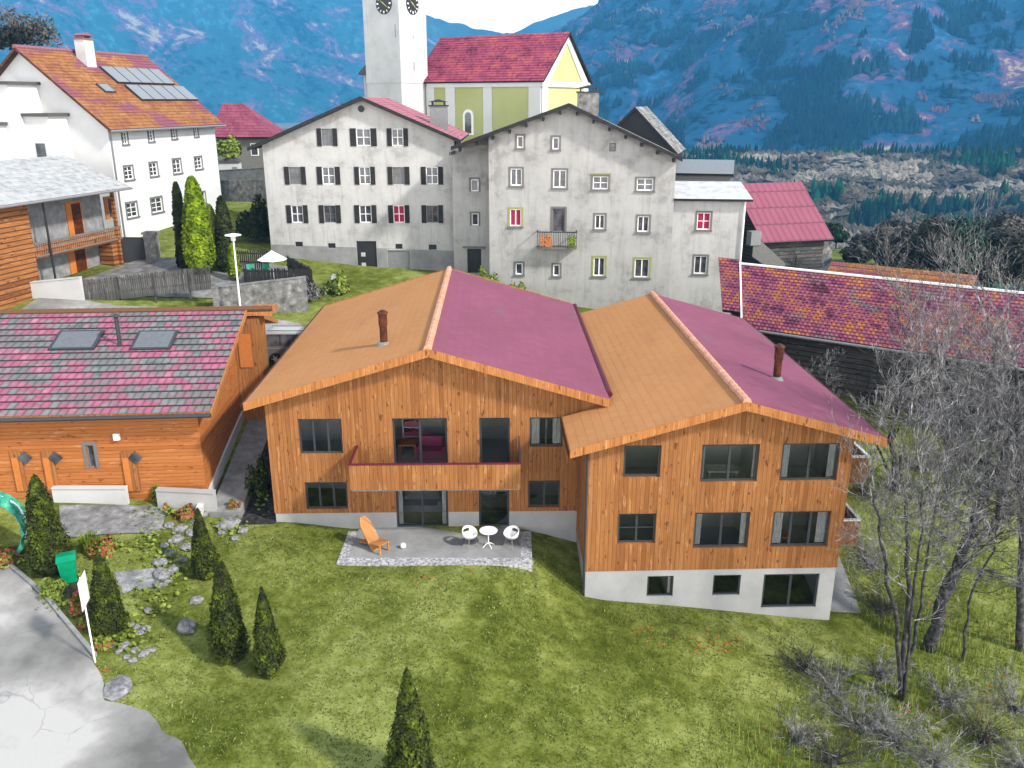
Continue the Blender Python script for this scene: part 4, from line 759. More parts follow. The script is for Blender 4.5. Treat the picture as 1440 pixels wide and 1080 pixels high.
for (x0, x1, y0, y1, z1) in ((-3.0, -.004, 5.4, 9.6, 18.0), (-2.0, -.004, 3.3, 5.396, 15.8), (-4.6, -3.004, 6.2, 10.4, 15.2)):
    b = MB(); b.box(x0, x1, y0, y1, 4, z1); bo = b.build('annex', 'plaster_hall', HA); b = MB(); b.box(x0-.25, x1, y0-.25, y1+.2, z1+.002, z1+.22); b.build('annex_roof', 'tile_grey', bo)
    hh = (-(y0+y1)/2-.4, -(y0+y1)/2+.4, z1-3.2, z1-1.9); b = MB(gx); b.box(hh[0], hh[1], x0-.03, x0-.002, hh[2], hh[3]); b.build('annex_window', 'pane', bo)
# ------------------------------------------------------------------ wooden balcony house
fw_ = Frame((-28.2, 29.2, 0), R(76.2)); WH = thing('balcony_house', 'wooden house with flower balcony and pale metal roof below the white house', 'house', fw_.loc, fw_.rz)
xl, _z = fw_.front(50, 360); zw = lambda y: 11.05+(y+.9)*.42
m = MB(); m.box(-16, xl, 0, 8, 3.4, zw(0)-.2); m.build('log_wall', 'logs', WH)
m = MB(); m.box(xl+.004, .1, 1.3, 8, 3.4, zw(1.3)-.25); m.build('rear_wall', 'concrete', WH)
tile_roof((-16.5, -.9, zw(-.9)), (.7, -.9, zw(-.9)), (.7, 4.2, zw(4.2)), (-16.5, 4.2, zw(4.2)), course=.5, lip=.02).build('roof_slope', ['metal_light', 'clad'], WH)
tile_roof((.7, 9.3, zw(-.9)), (-16.5, 9.3, zw(-.9)), (-16.5, 4.2, zw(4.2)), (.7, 4.2, zw(4.2)), course=.5, lip=.02).build('roof_slope', ['metal_light', 'clad'], WH)
_, zr0 = fw_.front(120, 338); bf = zr0-.0
m = MB(); m.box(xl+.01, .1, .0, 1.296, 7.35, 7.5); bo = m.build('balcony', 'clad', WH)
m = MB(); n = 44
for i in range(n): x = xl+.08+(.0-xl-.08)*i/(n-1); m.box(x-.055, x+.055, -.03, .0, 7.42, 8.34)
m.build('railing_boards', 'logs', bo); m = MB(); m.box(xl+.01, .12, -.09, -.035, 8.26, 8.38); m.box(xl+.01, .12, -.09, -.035, 7.45, 7.55); m.build('rail', 'oldframe', bo)
for px_ in (68, 168): x, _ = fw_.front(px_, 350); m = MB(); m.box(x-.09, x+.09, -.02-.1, .1, 3.8, zw(0)-.2) if px_ > 100 else m.tube([(x, -.16, 3.8), (x, -.16, 10.8)], .07, 8); m.build('post', 'logs' if px_ > 100 else 'black', WH)
for (pa_, pb_, mt) in (((90, 285), (119, 330), 'boardor'), ((144, 277), (164, 306), 'trimwood'), ((93, 345), (125, 388), 'boardor')):
    r = fw_.rect(pa_, pb_, 1.3); m = MB(); m.box(r[0], r[1], 1.24, 1.296, r[2], r[3]); o = m.build('door' if mt == 'boardor' else 'window', mt, WH); m = MB(); m.box(r[0]+(r[1]-r[0])*.35, r[1]-.1, 1.22, 1.238, r[2]+.15, r[3]-.15); m.build('pane', 'flue' if mt == 'boardor' else 'pane', o)
m = MB(); m.box(-.9, .1, 0.11, 1.2, 3.8, 7.3); m.build('log_end', 'logs', WH)
m = MB(); gutter(m, (-16.5, -.98, zw(-.9)-.08), (.7, -.98, zw(-.9)-.08), .08); m.build('gutter', 'mid_metal', WH)
# ------------------------------------------------------------------ two old village houses in the middle
f3 = Frame((-11, 32, 0), 0); OB = thing('shuttered_house', 'pale old house with black shutters on every window', 'house', f3.loc, 0)
SLO = .42; zo = lambda x: 17.15-SLO*abs(x-.25)
wins = [(445, 475, 180, 206), (492, 530, 180, 206), (544, 574, 180, 206)]+[(a, b, 234, 260) for a, b in ((399, 431), (445, 479), (498, 528), (545, 576), (592, 623))]+[(a, b, 288, 314) for a, b in ((402, 434), (448, 480), (498, 530), (546, 576), (593, 623))]
hs = []
for a, b, c, d in wins:
    q = (b-a)/4.5; hs.append(f3.rect((a+q, c+1), (b-q, d-1)))
dr = f3.rect((501, 339), (531, 383)); gd = f3.rect((545, 352), (577, 390)); vents = [f3.rect(a, b) for a, b in (((415, 340), (426, 347)), ((461, 342), (472, 349)), ((603, 344), (614, 351)), ((556, 343), (566, 350)))]
m = MB(); wall_mb(m, -7.2, 6.8, 3, lambda x: zo(x)-.2, hs+[dr, gd]+vents, 0, .22, breaks=(.25,))
m.add([(6.8, 0, 3), (6.8, 12, 3), (6.8, 12, zo(6.8)-.2), (6.8, 0, zo(6.8)-.2)], [(0, 1, 2, 3)]); m.add([(-7.2, 12, 3), (-7.2, 0, 3), (-7.2, 0, zo(-7.2)-.2), (-7.2, 12, zo(-7.2)-.2)], [(0, 1, 2, 3)]); m.add([(6.8, 12, 3), (-7.2, 12, 3), (-7.2, 12, zo(-7.2)-.2), (.25, 12, zo(.25)-.2), (6.8, 12, zo(6.8)-.2)], [(0, 1, 2, 3, 4)]); m.build('wall', 'plaster_2', OB)
for i, h in enumerate(hs): window(OB, h, mull=1, bars=1, frame='white_paint' if i % 3 else 'oldframe', fw=.05, shut='shutter', pane='panered' if i == 11 else 'pane')
m = MB(); m.box(dr[0]+.02, dr[1]-.02, .1, .16, dr[2], dr[3]-.02); do = m.build('door', 'black', OB)
for za, zb2 in ((.4, .72), (1.2, 1.5)): m = MB(); m.box(dr[0]+.3, dr[0]+.62, .07, .098, dr[2]+za, dr[2]+zb2); m.build('door_pane', 'curtain', do)
_, zbb = f3.front(430, 353); m = MB(); wall_mb(m, -7.21, 6.81, 3, lambda x: zbb+.25-.035*x, [(dr[0]-.01, dr[1]+.01, dr[2], dr[3]+.1), (gd[0]-.01, gd[1]+.01, gd[2], gd[3]+.1)]+[(v[0]-.01, v[1]+.01, v[2]-.01, v[3]+1) for v in vents], -.012, .01); m.build('base_band', 'base_grey', OB)
m = MB(); m.box(gd[0]+.02, gd[1]-.02, .1, .16, gd[2], gd[3]-.02); m.build('cellar_door', 'mid_metal', OB)
for v in vents: m = MB(); m.box(v[0]+.005, v[1]-.005, .1, .13, v[2]+.005, v[3]-.005); m.build('cellar_vent', 'black', OB)
x, z = f3.front(508, 153); m = MB(); m.tube([(x, -.01, z), (x, -.04, z)], .24, 16); m.build('round_vent', 'black', OB)
tile_roof((-8.1, 12.5, zo(-8.1)), (-8.1, -.7, zo(-8.1)), (.25, -.7, zo(.25)), (.25, 12.5, zo(.25))).build('roof_slope', ['tile_grey', 'shutter'], OB)
tile_roof((7.3, -.7, zo(7.3)), (7.3, 12.5, zo(7.3)), (.25, 12.5, zo(.25)), (.25, -.7, zo(.25))).build('roof_slope', ['tile_pink', 'shutter'], OB)
verge(OB, -8.1, zo(-8.1), .25, zo(.25), 7.3, zo(7.3), -.702, 'shutter', .26)
chimney(OB, Vector((5.4, 4.0, zo(5.4))), 1.3, 1.1, 1.5, 'mid_metal', 'black')
m = MB(); m.tube([(7.0, -.2, 14.2), (7.0, -.2, 3.5)], .07, 8); m.build('downpipe', 'black', OB)
f4 = Frame((-1.6, 28, 0), R(-4)); NB = thing('grey_house', 'big plain grey old house with small balcony and overhanging roof', 'house', f4.loc, f4.rz)
x4, _ = f4.front(945, 330); ax, az = f4.front(800, 146, -.8); elx, elz = f4.front(634, 207, -.8); erx, erz = f4.front(960, 223, -.8)
SL4, SR4 = (az-elz)/(ax-elx), (az-erz)/(erx-ax); z4 = lambda x: az-(SL4*(ax-x) if x < ax else SR4*(x-ax))
small = [(724, 739, 187, 212), (774, 789, 189, 214), (722, 738, 366, 390), (775, 790, 368, 392)]; two = [(715, 737, 233, 265), (775, 799, 235, 268), (714, 736, 290, 322), (834, 853, 298, 326), (894, 915, 300, 330), (832, 853, 358, 392), (890, 915, 360, 394)]; sq = [(831, 858, 244, 270), (893, 921, 247, 272)]
sh = lambda w: f4.rect((w[0]+3, w[2]+4), (w[1]-3, w[3]-4)); hS = [sh(w) for w in small]; hT = [sh(w) for w in two]; hQ = [sh(w) for w in sq]; hD = f4.rect((777, 293), (794, 326)); hV = f4.rect((857, 201), (866, 213))
m = MB(); wall_mb(m, 0, x4, 2, lambda x: z4(x)-.2, hS+hT+hQ+[hD, hV], 0, .24, breaks=(ax,))
m.add([(x4, 0, 2), (x4, 12, 2), (x4, 12, z4(x4)-.2), (x4, 0, z4(x4)-.2)], [(0, 1, 2, 3)]); m.add([(0, 2.6, 2), (0, 0, 2), (0, 0, z4(0)-.2), (0, 2.6, z4(0)-.2)], [(0, 1, 2, 3)])
rw = lambda a, b: f4.rect(a, b, 2.6); rS = [rw((662, 252), (673, 269)), rw((663, 300), (673, 317))]; rD = rw((657, 350), (677, 384))
wall_mb(m, -2.9, 0, 2, lambda x: z4(x)-.2, rS+[rD], 2.6, .2); m.add([(-2.9, 12, 2), (-2.9, 2.6, 2), (-2.9, 2.6, z4(-2.9)-.2), (-2.9, 12, z4(-2.9)-.2)], [(0, 1, 2, 3)]); m.add([(x4, 12, 2), (-2.9, 12, 2), (-2.9, 12, z4(-2.9)-.2), (ax, 12, az-.2), (x4, 12, z4(x4)-.2)], [(0, 1, 2, 3, 4)]); m.build('wall', 'plaster_3', NB)
for h in hS: window(NB, h, mull=0, frame='white_paint', surround='oldframe', sill='oldframe', fw=.08)
for i, h in enumerate(hT): window(NB, h, mull=1, frame='white_paint', surround='yellowtrim' if i in (5, 6, 2) else 'oldframe', sill='oldframe', fw=.07, pane='panered' if i == 2 else 'pane', curtain=.3 if i > 4 else None)
for i, h in enumerate(hQ): window(NB, h, mull=1, bars=1, frame='white_paint', surround='oldframe', sill='oldframe', hood='yellowtrim' if i == 0 else None, fw=.06)
window(NB, hD, mull=0, frame='oldframe', name='balcony_door', surround='oldframe'); window(NB, hV, mull=0, bars=1, frame='oldframe', name='attic_vent')
for h in rS: window(NB, h, y=2.6, mull=0, frame='white_paint', surround='oldframe', fw=.07)
m = MB(); m.box(rD[0]+.01, rD[1]-.01, 2.7, 2.76, rD[2], rD[3]-.01); m.build('door', 'black', NB); m = MB(); m.box(rD[0]-.3, rD[1]+.3, 2.2, 2.597, rD[3]+.12, rD[3]+.2); m.build('door_canopy', 'oldframe', NB)
tile_roof((elx, 12.6, elz), (elx, -.8, elz), (ax, -.8, az), (ax, 12.6, az), course=.3).build('roof_slope', ['tile_grey', 'shutter'], NB)
tile_roof((erx, -.8, erz), (erx, 12.6, erz), (ax, 12.6, az), (ax, -.8, az), course=.3).build('roof_slope', ['tile_grey', 'shutter'], NB)
verge(NB, elx, elz, ax, az, erx, erz, -.802, 'shutter', .26)
m = MB()
for i in range(7):
    for s in (0, 1):
        x = (elx+(ax-elx)*(i+.5)/7) if s == 0 else (ax+(erx-ax)*(i+.5)/7); m.box(x-.07, x+.07, -.78, -.004, z4(x)-.5, z4(x)-.27)
m.build('rafter_ends', 'shutter', NB); m = MB(); m.box(elx+.1, -.02, .2, .36, z4(elx)-.1, z4(elx)+.08); m.box(-2.8, -2.65, .4, 2.59, z4(-2.8)-.5, z4(-2.8)-.3); m.build('eave_beam', 'oldframe', NB)
chimney(NB, Vector((ax+1.3, 3.0, z4(ax+1.3))), 1.5, 1.2, 1.3, 'stonewall', 'black')
x0, zt = f4.front(755, 327, -.9); x1, zb = f4.front(811, 349, -.9)
m = MB(); m.box(x0, x1, -.9, -.004, zb-.1, zb+.04); bo = m.build('balcony', 'oldframe', NB); m = MB(); n = 22
for i in range(n+1): x = x0+.03+(x1-x0-.06)*i/n; m.tube([(x, -.87, zb+.04), (x, -.87, zt)], .018, 5)
m.box(x0, x1, -.9, -.84, zt, zt+.06); m.box(x0, x0+.05, -.838, -.01, zt, zt+.06); m.box(x1-.05, x1, -.838, -.01, zt, zt+.06); m.build('railing', 'shutter', bo)
for k, (a, b) in enumerate(((.08, .38), (.78, .97))):
    m = MB(); rr = random.Random(k)
    for i in range(60): x = x0+(x1-x0)*rr.uniform(a, b); y = -.92-rr.random()*.16; z = zb+.1+rr.random()*.75; s_ = .07; m.quad((x-s_, y, z-s_), (x+s_, y-.03, z-s_*.6), (x+s_*.8, y, z+s_), (x-s_*.8, y-.02, z+s_))
    m.build('balcony_flowers', 'boardor' if k == 0 else 'leafg', bo)
f5 = Frame((f4.loc.x+(x4+.01)*math.cos(f4.rz), f4.loc.y+(x4)*math.sin(f4.rz)+.4, 0), R(-6)); EX = thing('small_house', 'narrow pale house under a whitish metal roof between grey house and barn', 'house', f5.loc, f5.rz)
x5, _ = f5.front(1044, 340); e0 = [f5.rect((981, 299), (998, 323)), f5.rect((977, 360), (993, 385))]
_, zE = f5.front(1000, 280, -.5); m = MB(); wall_mb(m, .02, x5, 2, lambda x: zE-.05, e0, 0, .22); m.add([(x5, 0, 2), (x5, 3.5, 2), (x5, 3.5, zE+.3), (x5, 0, zE-.05)], [(0, 1, 2, 3)]); m.add([(x5, 3.5, 2), (.02, 3.5, 2), (.02, 3.5, zE+.3), (x5, 3.5, zE+.3)], [(0, 1, 2, 3)]); m.build('wall', 'plaster_2', EX)
window(EX, e0[0], mull=1, bars=1, frame='white_paint', surround='oldframe', sill='oldframe', pane='panered', fw=.06); window(EX, e0[1], mull=1, frame='white_paint', surround='oldframe', sill='oldframe', fw=.06)
_, zT = f5.front(1000, 255, 3.6); tile_roof((.02, -.5, zE), (x5+.4, -.5, zE), (x5+.1, 3.6, zT), (.02, 3.6, zT), course=1.2, lip=.01).build('roof', ['metal_white', 'shutter'], EX)
m = MB(); m.tube([(x5-.05, -.12, zE-.1), (x5-.05, -.12, 2.5)], .06, 8); m.build('downpipe', 'white_paint', EX)
# ------------------------------------------------------------------ church
fc = Frame((-17.5, 77, 0), R(-31)); CH = thing('church', 'village church with white clock tower and yellow green nave', 'church', fc.loc, fc.rz)
S5 = 5.2; m = MB(); m.box(0, S5, 0, S5, 4, 33); m.box(-.06, S5+.06, -.06, S5+.06, 18.9, 19.2)
for a, b in ((-.05, .5), (S5-.5, S5+.05)):
    m.box(a, b, -.05, -.004, 19.2, 33); m.box(S5+.004, S5+.05, max(0, a), min(S5, b), 19.2, 33)
m.build('tower', 'plaster_w', CH)
m = MB(); m.add([(-.5, -.5, 33.01), (S5+.5, -.5, 33.01), (S5+.5, S5+.5, 33.01), (-.5, S5+.5, 33.01), (S5/2, S5/2, 45)], [(0, 1, 4), (1, 2, 4), (2, 3, 4), (3, 0, 4), (3, 2, 1, 0)]); m.build('spire', 'tile_grey', CH)
def clock(xf, cx, cz, r):
    d = MB(xf); d.tube([(cx, -.02, cz), (cx, -.09, cz)], r, 40); o = d.build('clock_face', 'black', CH); t_ = MB(xf)
    for k in range(12):
        a = k*math.pi/6; r0, r1 = r*.68, r*.9; w_ = .045 if k % 3 else .085
        c, s = math.sin(a), math.cos(a); p = [(cx+c*r0-s*w_, cz+s*r0+c*w_), (cx+c*r0+s*w_, cz+s*r0-c*w_), (cx+c*r1+s*w_, cz+s*r1-c*w_), (cx+c*r1-s*w_, cz+s*r1+c*w_)]
        t_.prism([(x, -.095, z) for x, z in p], (0, -.02, 0))
    t_.build('hour_marks', 'white_paint', o); h_ = MB(xf)
    for a, L, w_ in ((R(128), r*.86, .05), (R(305), r*.55, .07)):
        c, s = math.sin(a), math.cos(a); h_.prism([(cx+s*w_, -.12, cz-c*w_), (cx+c*L, -.12, cz+s*L), (cx-s*w_, -.12, cz+c*w_), (cx-c*.25, -.12, cz-s*.25)], (0, -.03, 0))
    h_.build('clock_hands', 'gold', o)
sx = lambda u, w, z: (S5-w, u, z)
cx_, cz_ = fc.front(540, 5); clock(None, cx_, cz_, 1.15); clock(sx, 2.6, cz_+.05, 1.15)
NY = 4.75
for (xa, ya, yb) in ((556, 34, 53),): x, z1 = fc.front(xa, ya); _, z0 = fc.front(xa, yb); m = MB(); m.box(x-.1, x+.1, -.02, -.004, z0, z1); m.build('slit_window', 'mid_metal', CH)
for z0, z1 in ((26.0-2.2, 26-1.7), (20.3, 21.3)): m = MB(); m.box(S5+.004, S5+.02, 2.5, 2.65, z0, z1); m.build('slit_window', 'mid_metal', CH)
nx1, nz = fc.front(762, 110, NY); yR, zR = fc.side(797, 45, nx1); yF, _ = fc.side(840, 112, nx1); WN = 2*(yR-NY)
nx0 = 5.5; m = MB(); m.box(nx0, nx1, NY, NY+WN, 5, nz-.3)
m.add([(nx1, NY, nz-.301), (nx1, NY+WN, nz-.301), (nx1, NY+WN/2, zR-.3)], [(0, 1, 2)]); m.build('nave', 'plaster_y', CH)
m = MB()
for a, b in ((600, 611), (627, 640), (680, 692), (744, 761)):
    x0, _ = fc.front(a, 130, NY); x1, _ = fc.front(b, 130, NY); m.box(x0, min(x1, nx1), NY-.12, NY-.003, 5, nz-.9)
m.box(nx0, nx1+.1, NY-.2, NY-.003, nz-.9, nz-.31)
for a, b in ((0.003, 1.3), (WN-1.3, WN-.003)): m.box(nx1+.003, nx1+.12, NY+a, NY+b, 5, nz-.9)
m.box(nx1+.003, nx1+.22, NY-.2, NY+WN+.3, nz-.9, nz-.31)
m.prism([(nx1+.003, NY, nz-.308), (nx1+.003, NY+WN*.14, nz-.308), (nx1+.003, NY+WN/2, zR-1.2), (nx1+.003, NY+WN/2, zR-.2)], (.12, 0, 0)); m.prism([(nx1+.003, NY+WN*.86, nz-.308), (nx1+.003, NY+WN, nz-.308), (nx1+.003, NY+WN/2+.004, zR-.2), (nx1+.003, NY+WN/2+.004, zR-1.2)], (.12, 0, 0))
m.build('white_mouldings', 'plaster_hall', CH)
tile_roof((nx0-2, NY-.5, nz-.3), (nx1+.5, NY-.5, nz-.3), (nx1+.5, NY+WN/2, zR), (nx0-2, NY+WN/2, zR), course=.45, lip=.05).build('roof_slope', ['tile_nave', 'shutter'], CH)
tile_roof((nx1+.5, NY+WN+.5, nz-.3), (nx0-2, NY+WN+.5, nz-.3), (nx0-2, NY+WN/2, zR), (nx1+.5, NY+WN/2, zR), course=.45, lip=.05).build('roof_slope', ['tile_nave', 'shutter'], CH)
x, z = fc.front(659, 163, NY); m = MB(); m.prism([(x+.75*math.cos(a), NY-.14, z+.75*math.sin(a)) for a in np.linspace(0, math.pi, 9)]+[(x-.75, NY-.14, z-2.2), (x+.75, NY-.14, z-2.2)], (0, .13, 0)); o = m.build('arched_window', 'white_paint', CH); m = MB(); m.prism([(x+.45*math.cos(a), NY-.16, z+.45*math.sin(a)) for a in np.linspace(0, math.pi, 9)]+[(x-.45, NY-.16, z-2.0), (x+.45, NY-.16, z-2.0)], (0, .015, 0)); m.build('pane', 'pane', o)
m = MB(); m.lathe([(2.5, 4), (2.5, 20.2)], 8, (-1.9, 5.5, 0)); o = m.build('choir', 'plaster_2', CH); m = MB(); m.lathe([(3.2, 20.0), (3.1, 20.25), (.15, 23.2)], 8, (-1.9, 5.5, 0)); m.build('choir_roof', 'tile_grey', o)
# ------------------------------------------------------------------ barns and houses on the right and behind
fb = Frame(PZ(1042, 372, 7.3)*1, R(-34)); fb.loc.z = 0; BA = thing('tiled_barn', 'long low barn with mottled pink and orange tiles and dark log wall', 'barn', fb.loc, fb.rz)
zb_ = lambda y: 7.3+y*.74 if y < 0 else 7.3-y*.74
tile_roof((1.75, -3.9, zb_(-3.9)), (24, -3.9, zb_(-3.9)), (24, 0, 7.3), (0, 0, 7.3), course=.26, lip=.04).build('roof_slope', ['tile_barn', 'shutter'], BA)
tile_roof((24, 3.9, zb_(3.9)), (0, 3.9, zb_(3.9)), (0, 0, 7.3), (24, 0, 7.3), course=.26, lip=.04).build('roof_slope', ['tile_barn', 'shutter'], BA)
tile_roof((.2, -3.2, zb_(-3.2)+.15), (1.3, -3.2, zb_(-3.2)+.15), (-.25, .3, 7.55), (-1.6, .3, 7.55), course=.26, lip=.04).build('side_roof', ['tile_barn', 'shutter'], BA)
m = MB(); m.prism([(1.66, -3.95, zb_(-3.95)-.1), (-.11, 0, 7.2), (-.11, 0, 7.45), (1.66, -3.95, zb_(-3.95)+.12)], (.1, 0, 0)); m.box(-.1, 24, -.1, .1, 7.32, 7.42); m.build('verge_flashing', 'white_paint', BA)
m = MB(); m.box(1.7, 23.6, -3.0, 3.0, -2.5, zb_(-3)-.25); m.box(.5, 1.696, -2.4, 2, -1, zb_(-3)-.1); m.build('wall', 'dklogs', BA)
m = MB(); gutter(m, (0, -4.0, zb_(-3.9)-.08), (24, -4.0, zb_(-3.9)-.08), .08); m.build('gutter', 'mid_metal', BA)
for i, x in enumerate((4, 9, 14, 19)): m = MB(); m.box(x-.12, x+.12, -3.14, -3.004, -2.4, 4.5); m.build('post', 'dklogs', BA)
def gable_house(name, label, cat, loc, rz, L, D, zb0, ze, zr, wall, roof, over=.5, wins=(), frame='white_paint'):
    t = thing(name, label, cat, loc, rz); zf = lambda y: ze+(zr-ze)*(1-abs(y-D/2)/(D/2)); s = (zr-ze)/(D/2); m = MB(); wall_mb(m, 0, L, zb0, lambda x: ze-.1, wins, 0, .15)
    m.add([(L, 0, zb0), (L, D, zb0), (L, D, ze-.1), (L, D/2, zr-.15), (L, 0, ze-.1)], [(0, 1, 2, 3, 4)]); m.add([(0, D, zb0), (0, 0, zb0), (0, 0, ze-.1), (0, D/2, zr-.15), (0, D, ze-.1)], [(0, 1, 2, 3, 4)]); m.add([(L, D, zb0), (0, D, zb0), (0, D, ze-.1), (L, D, ze-.1)], [(0, 1, 2, 3)]); m.build('wall', wall, t)
    zo_ = ze-s*over; tile_roof((-over, -over, zo_), (L+over, -over, zo_), (L+over, D/2, zr), (-over, D/2, zr), course=.5 if 'metal' not in roof else 99).build('roof_slope', [roof, 'shutter'], t); tile_roof((L+over, D+over, zo_), (-over, D+over, zo_), (-over, D/2, zr), (L+over, D/2, zr), course=.5 if 'metal' not in roof else 99).build('roof_slope', [roof, 'shutter'], t)
    for h in wins: window(t, h, mull=1, frame=frame, fw=.06, surround='oldframe')
    return t
RB = gable_house('pink_roof_barn', 'barn with a pink sheet metal roof and outside stair', 'barn', (20.6, 37.2, 0), R(16), 5.6, 9.6, 0, 6.4, 10.2, 'dklogs', 'metal_pink', .55)
m = MB(); m.prism([(-1.6, -.9, 6.0), (-.9, -.9, 6.2), (1.5, -.9, 4.3), (1.5, -.9, 3.2), (.9, -.9, 3.4), (-1.6, -.9, 5.0)], (0, .1, 0)); o = m.build('outside_stair', 'oldframe', RB); m = MB(); m.box(-1.9, -1.0, -1.0, -.3, 5.9, 7.0); m.build('landing', 'mid_metal', o)
gable_house('orange_roof_house', 'low house with plain orange roof just behind the long barn', 'house', (24.4, 33.4, 0), R(-34), 9.8, 6.5, -1, 2.7, 4.55, 'plaster_3', 'tile_orange', .4)
t = thing('red_roof_house', 'distant house with dull red hipped roof behind the white house', 'house', (-34.6, 70, 0), R(3)); m = MB(); m.box(.4, 6.6, .4, 7.6, 5, 13.0); m.build('wall', 'oldframe', t)
zc0, zc1 = 12.9, 16.6; rf = MB(); P = [Vector(q) for q in ((-.4, -.4, zc0), (7.4, -.4, zc0), (7.4, 8.4, zc0), (-.4, 8.4, zc0), (.6, 4, zc1), (3.0, 4, zc1))]
tile_roof(P[0], P[1], P[5], P[4], course=.5, mb=rf); rf.quad(P[1], P[2], P[2].lerp(P[5], .999), P[5], 0, [(0, 0), (8.8, 0), (4.4, 6), (4.4, 6)]); rf.quad(P[2], P[3], P[4], P[5], 0, [(0, 0), (8, 0), (6, 5), (3, 5)]); rf.quad(P[3], P[0], P[0].lerp(P[4], .999), P[4], 0, [(0, 0), (8.8, 0), (4.4, 4), (4.4, 4)]); rf.build('roof', ['tile_red', 'shutter'], t)
for x0 in (1.6, 4.2): m = MB(); m.box(x0, x0+.9, .33, .396, 10.8, 12.2); o = m.build('window', 'white_paint', t); m = MB(); m.box(x0+.1, x0+.8, .30, .326, 10.9, 12.1); m.build('pane', 'pane', o)
DG = gable_house('black_gable_barn', 'barn with black boarded gable rising behind the grey house roof', 'barn', (13.9, 43.1, 0), R(75), 8.0, 7.0, 4, 12.9, 16.4, 'black', 'tile_grey', .35)
gable_house('flat_grey_house', 'plain grey house behind the whitish metal roof', 'house', (13.0, 41, 0), R(-14), 5.2, 6, 2, 11.2, 12.1, 'oldframe', 'mid_metal', .2)
low_wall('long grey garden wall between the white house and shuttered house', [PY(306, 262, 50), PY(374, 262, 46)], .5, .3, 'stonewall', base=-1.4)
low_wall('pale wall below the lawn left of the shuttered house', [PY(306, 246, 56), PY(372, 242, 54)], .4, .3, 'concrete', base=-1.2)
wsd = thing('garden_shed', 'small white shed beside the far round shrub', 'shed', PY(325, 245, 58), R(10)); m = MB(); m.box(-1, 1, -1, 1, -1.5, 1.3); m.build('wall', 'plaster_w', wsd); m = MB(); m.prism([(-1.2, -1.2, 1.3), (1.2, -1.2, 1.3), (0, -1.2, 1.8)], (0, 2.4, 0)); m.build('roof', 'tile_grey', wsd); m = MB(); m.box(.3, .8, -1.03, -1.004, -1, .8); m.build('door', 'mid_metal', wsd)
# dark garden gate wall under the white house, fences, walls
low_wall('dark boarded screen wall at the foot of the white house', [PY(170, 384, 29.2), PY(215, 384, 30.2)], 2.55, .2, 'black', 'screen_wall', base=-.6)
yp = [Vector((-30, 21.2, 0)), Vector((-24, 21.6, 0)), Vector((-13.4, 23.4, 0)), Vector((-15.5, 29.5, 0)), Vector((-22, 30, 0)), Vector((-27.5, 30.5, 0))]; N_ = 8; vs = []
for i in range(N_+1):
    for j in range(N_+1): q = yp[0].lerp(yp[2], i/N_).lerp(yp[5].lerp(yp[3], i/N_), j/N_); vs.append((q.x, q.y, G(q.x, q.y)+.06))
m = MB(); m.add(vs, [(i*(N_+1)+j, (i+1)*(N_+1)+j, (i+1)*(N_+1)+j+1, i*(N_+1)+j+1) for i in range(N_) for j in range(N_)]); structure(m.build('yard', 'yard', smooth=True))
vs = []; ny_ = 6; nx_ = 16
for i in range(nx_+1):
    for j in range(ny_+1): q = Vector((-30+16.6*i/nx_, 15.6+j/ny_*(4.9+.25*math.sin(i)), 0)); vs.append((q.x, q.y, G(q.x, q.y)+.055))
m = MB(); m.add(vs, [(i*(ny_+1)+j, (i+1)*(ny_+1)+j, (i+1)*(ny_+1)+j+1, i*(ny_+1)+j+1) for i in range(nx_) for j in range(ny_)]); structure(m.build('lane', 'asphalt', smooth=True))
pl = thing('gate_pillar', 'grey stone pillar right of the dark screen wall', 'pillar', PY(219, 384, 30.2)); m = MB(); m.box(-.4, .4, -.4, .4, -.8, 2.9); m.build('shaft', 'stonewall', pl); m = MB(); m.box(-.5, .5, -.5, .5, 2.902, 3.05); m.build('capstone', 'stonewall', pl)
low_wall('white garden wall left of the grey picket fence', [PY(36, 432, 20.5), PY(117, 424, 20.5)], 1.5, .3, 'plaster_w', base=-1.2)
low_wall('rough stone retaining wall below the picket fences', [PY(300, 428, 20.6), PY(432, 412, 22)], 1.0, .4, 'stonewall', 'stone_wall', base=-1.8)
def picket(label, a, b, h, n, mat='oldframe', ph=.09):
    a, b = Vector(a), Vector(b); t = thing('picket_fence', label, 'fence', a, math.atan2(b.y-a.y, b.x-a.x)); L = (b-a).to_2d().length; dz = b.z-a.z; rr = random.Random(n)
    m = MB()
    for i in range(n):
        x = L*(i+.5)/n; z = dz*x/L; hh = h+rr.uniform(-.06, .06); tl = rr.uniform(-.02, .02); m.prism([(x-ph/2, 0, z-.1), (x+ph/2, 0, z-.1), (x+ph/2+tl, 0, z+hh), (x+tl, 0, z+hh+.08), (x-ph/2+tl, 0, z+hh)], (0, -.025, 0))
    m.build('pickets', mat, t); r_ = MB()
    for k in (.25, .8): r_.prism([(0, .004, h*k), (L, .004, dz+h*k), (L, .004, dz+h*k+.09), (0, .004, h*k+.09)], (0, .05, 0))
    r_.build('rails', mat, t)
    for i in range(int(L/2.2)+1): x = min(L, i*2.2); z = dz*x/L; m = MB(); m.box(x-.05, x+.05, .06, .16, z-.6, z+h+.05); m.build('post', mat, t)
picket('long grey picket fence between the white garden wall and the green conifer', PY(118, 424, 20.8), PY(298, 404, 21.6), 1.3, 62, 'fencewood', ph=.105)
picket('dark picket fence in front of the white parasol', PY(345, 399, 22.6), PY(440, 399, 23.2), .95, 44, 'shutter')
picket('dark picket fence running back right of the white parasol', PY(438, 397, 23.3), PY(404, 378, 28), .9, 34, 'shutter')
picket('dark fence behind the white parasol', PY(332, 374, 27), PY(378, 376, 27.2), 1.1, 16, 'shutter')
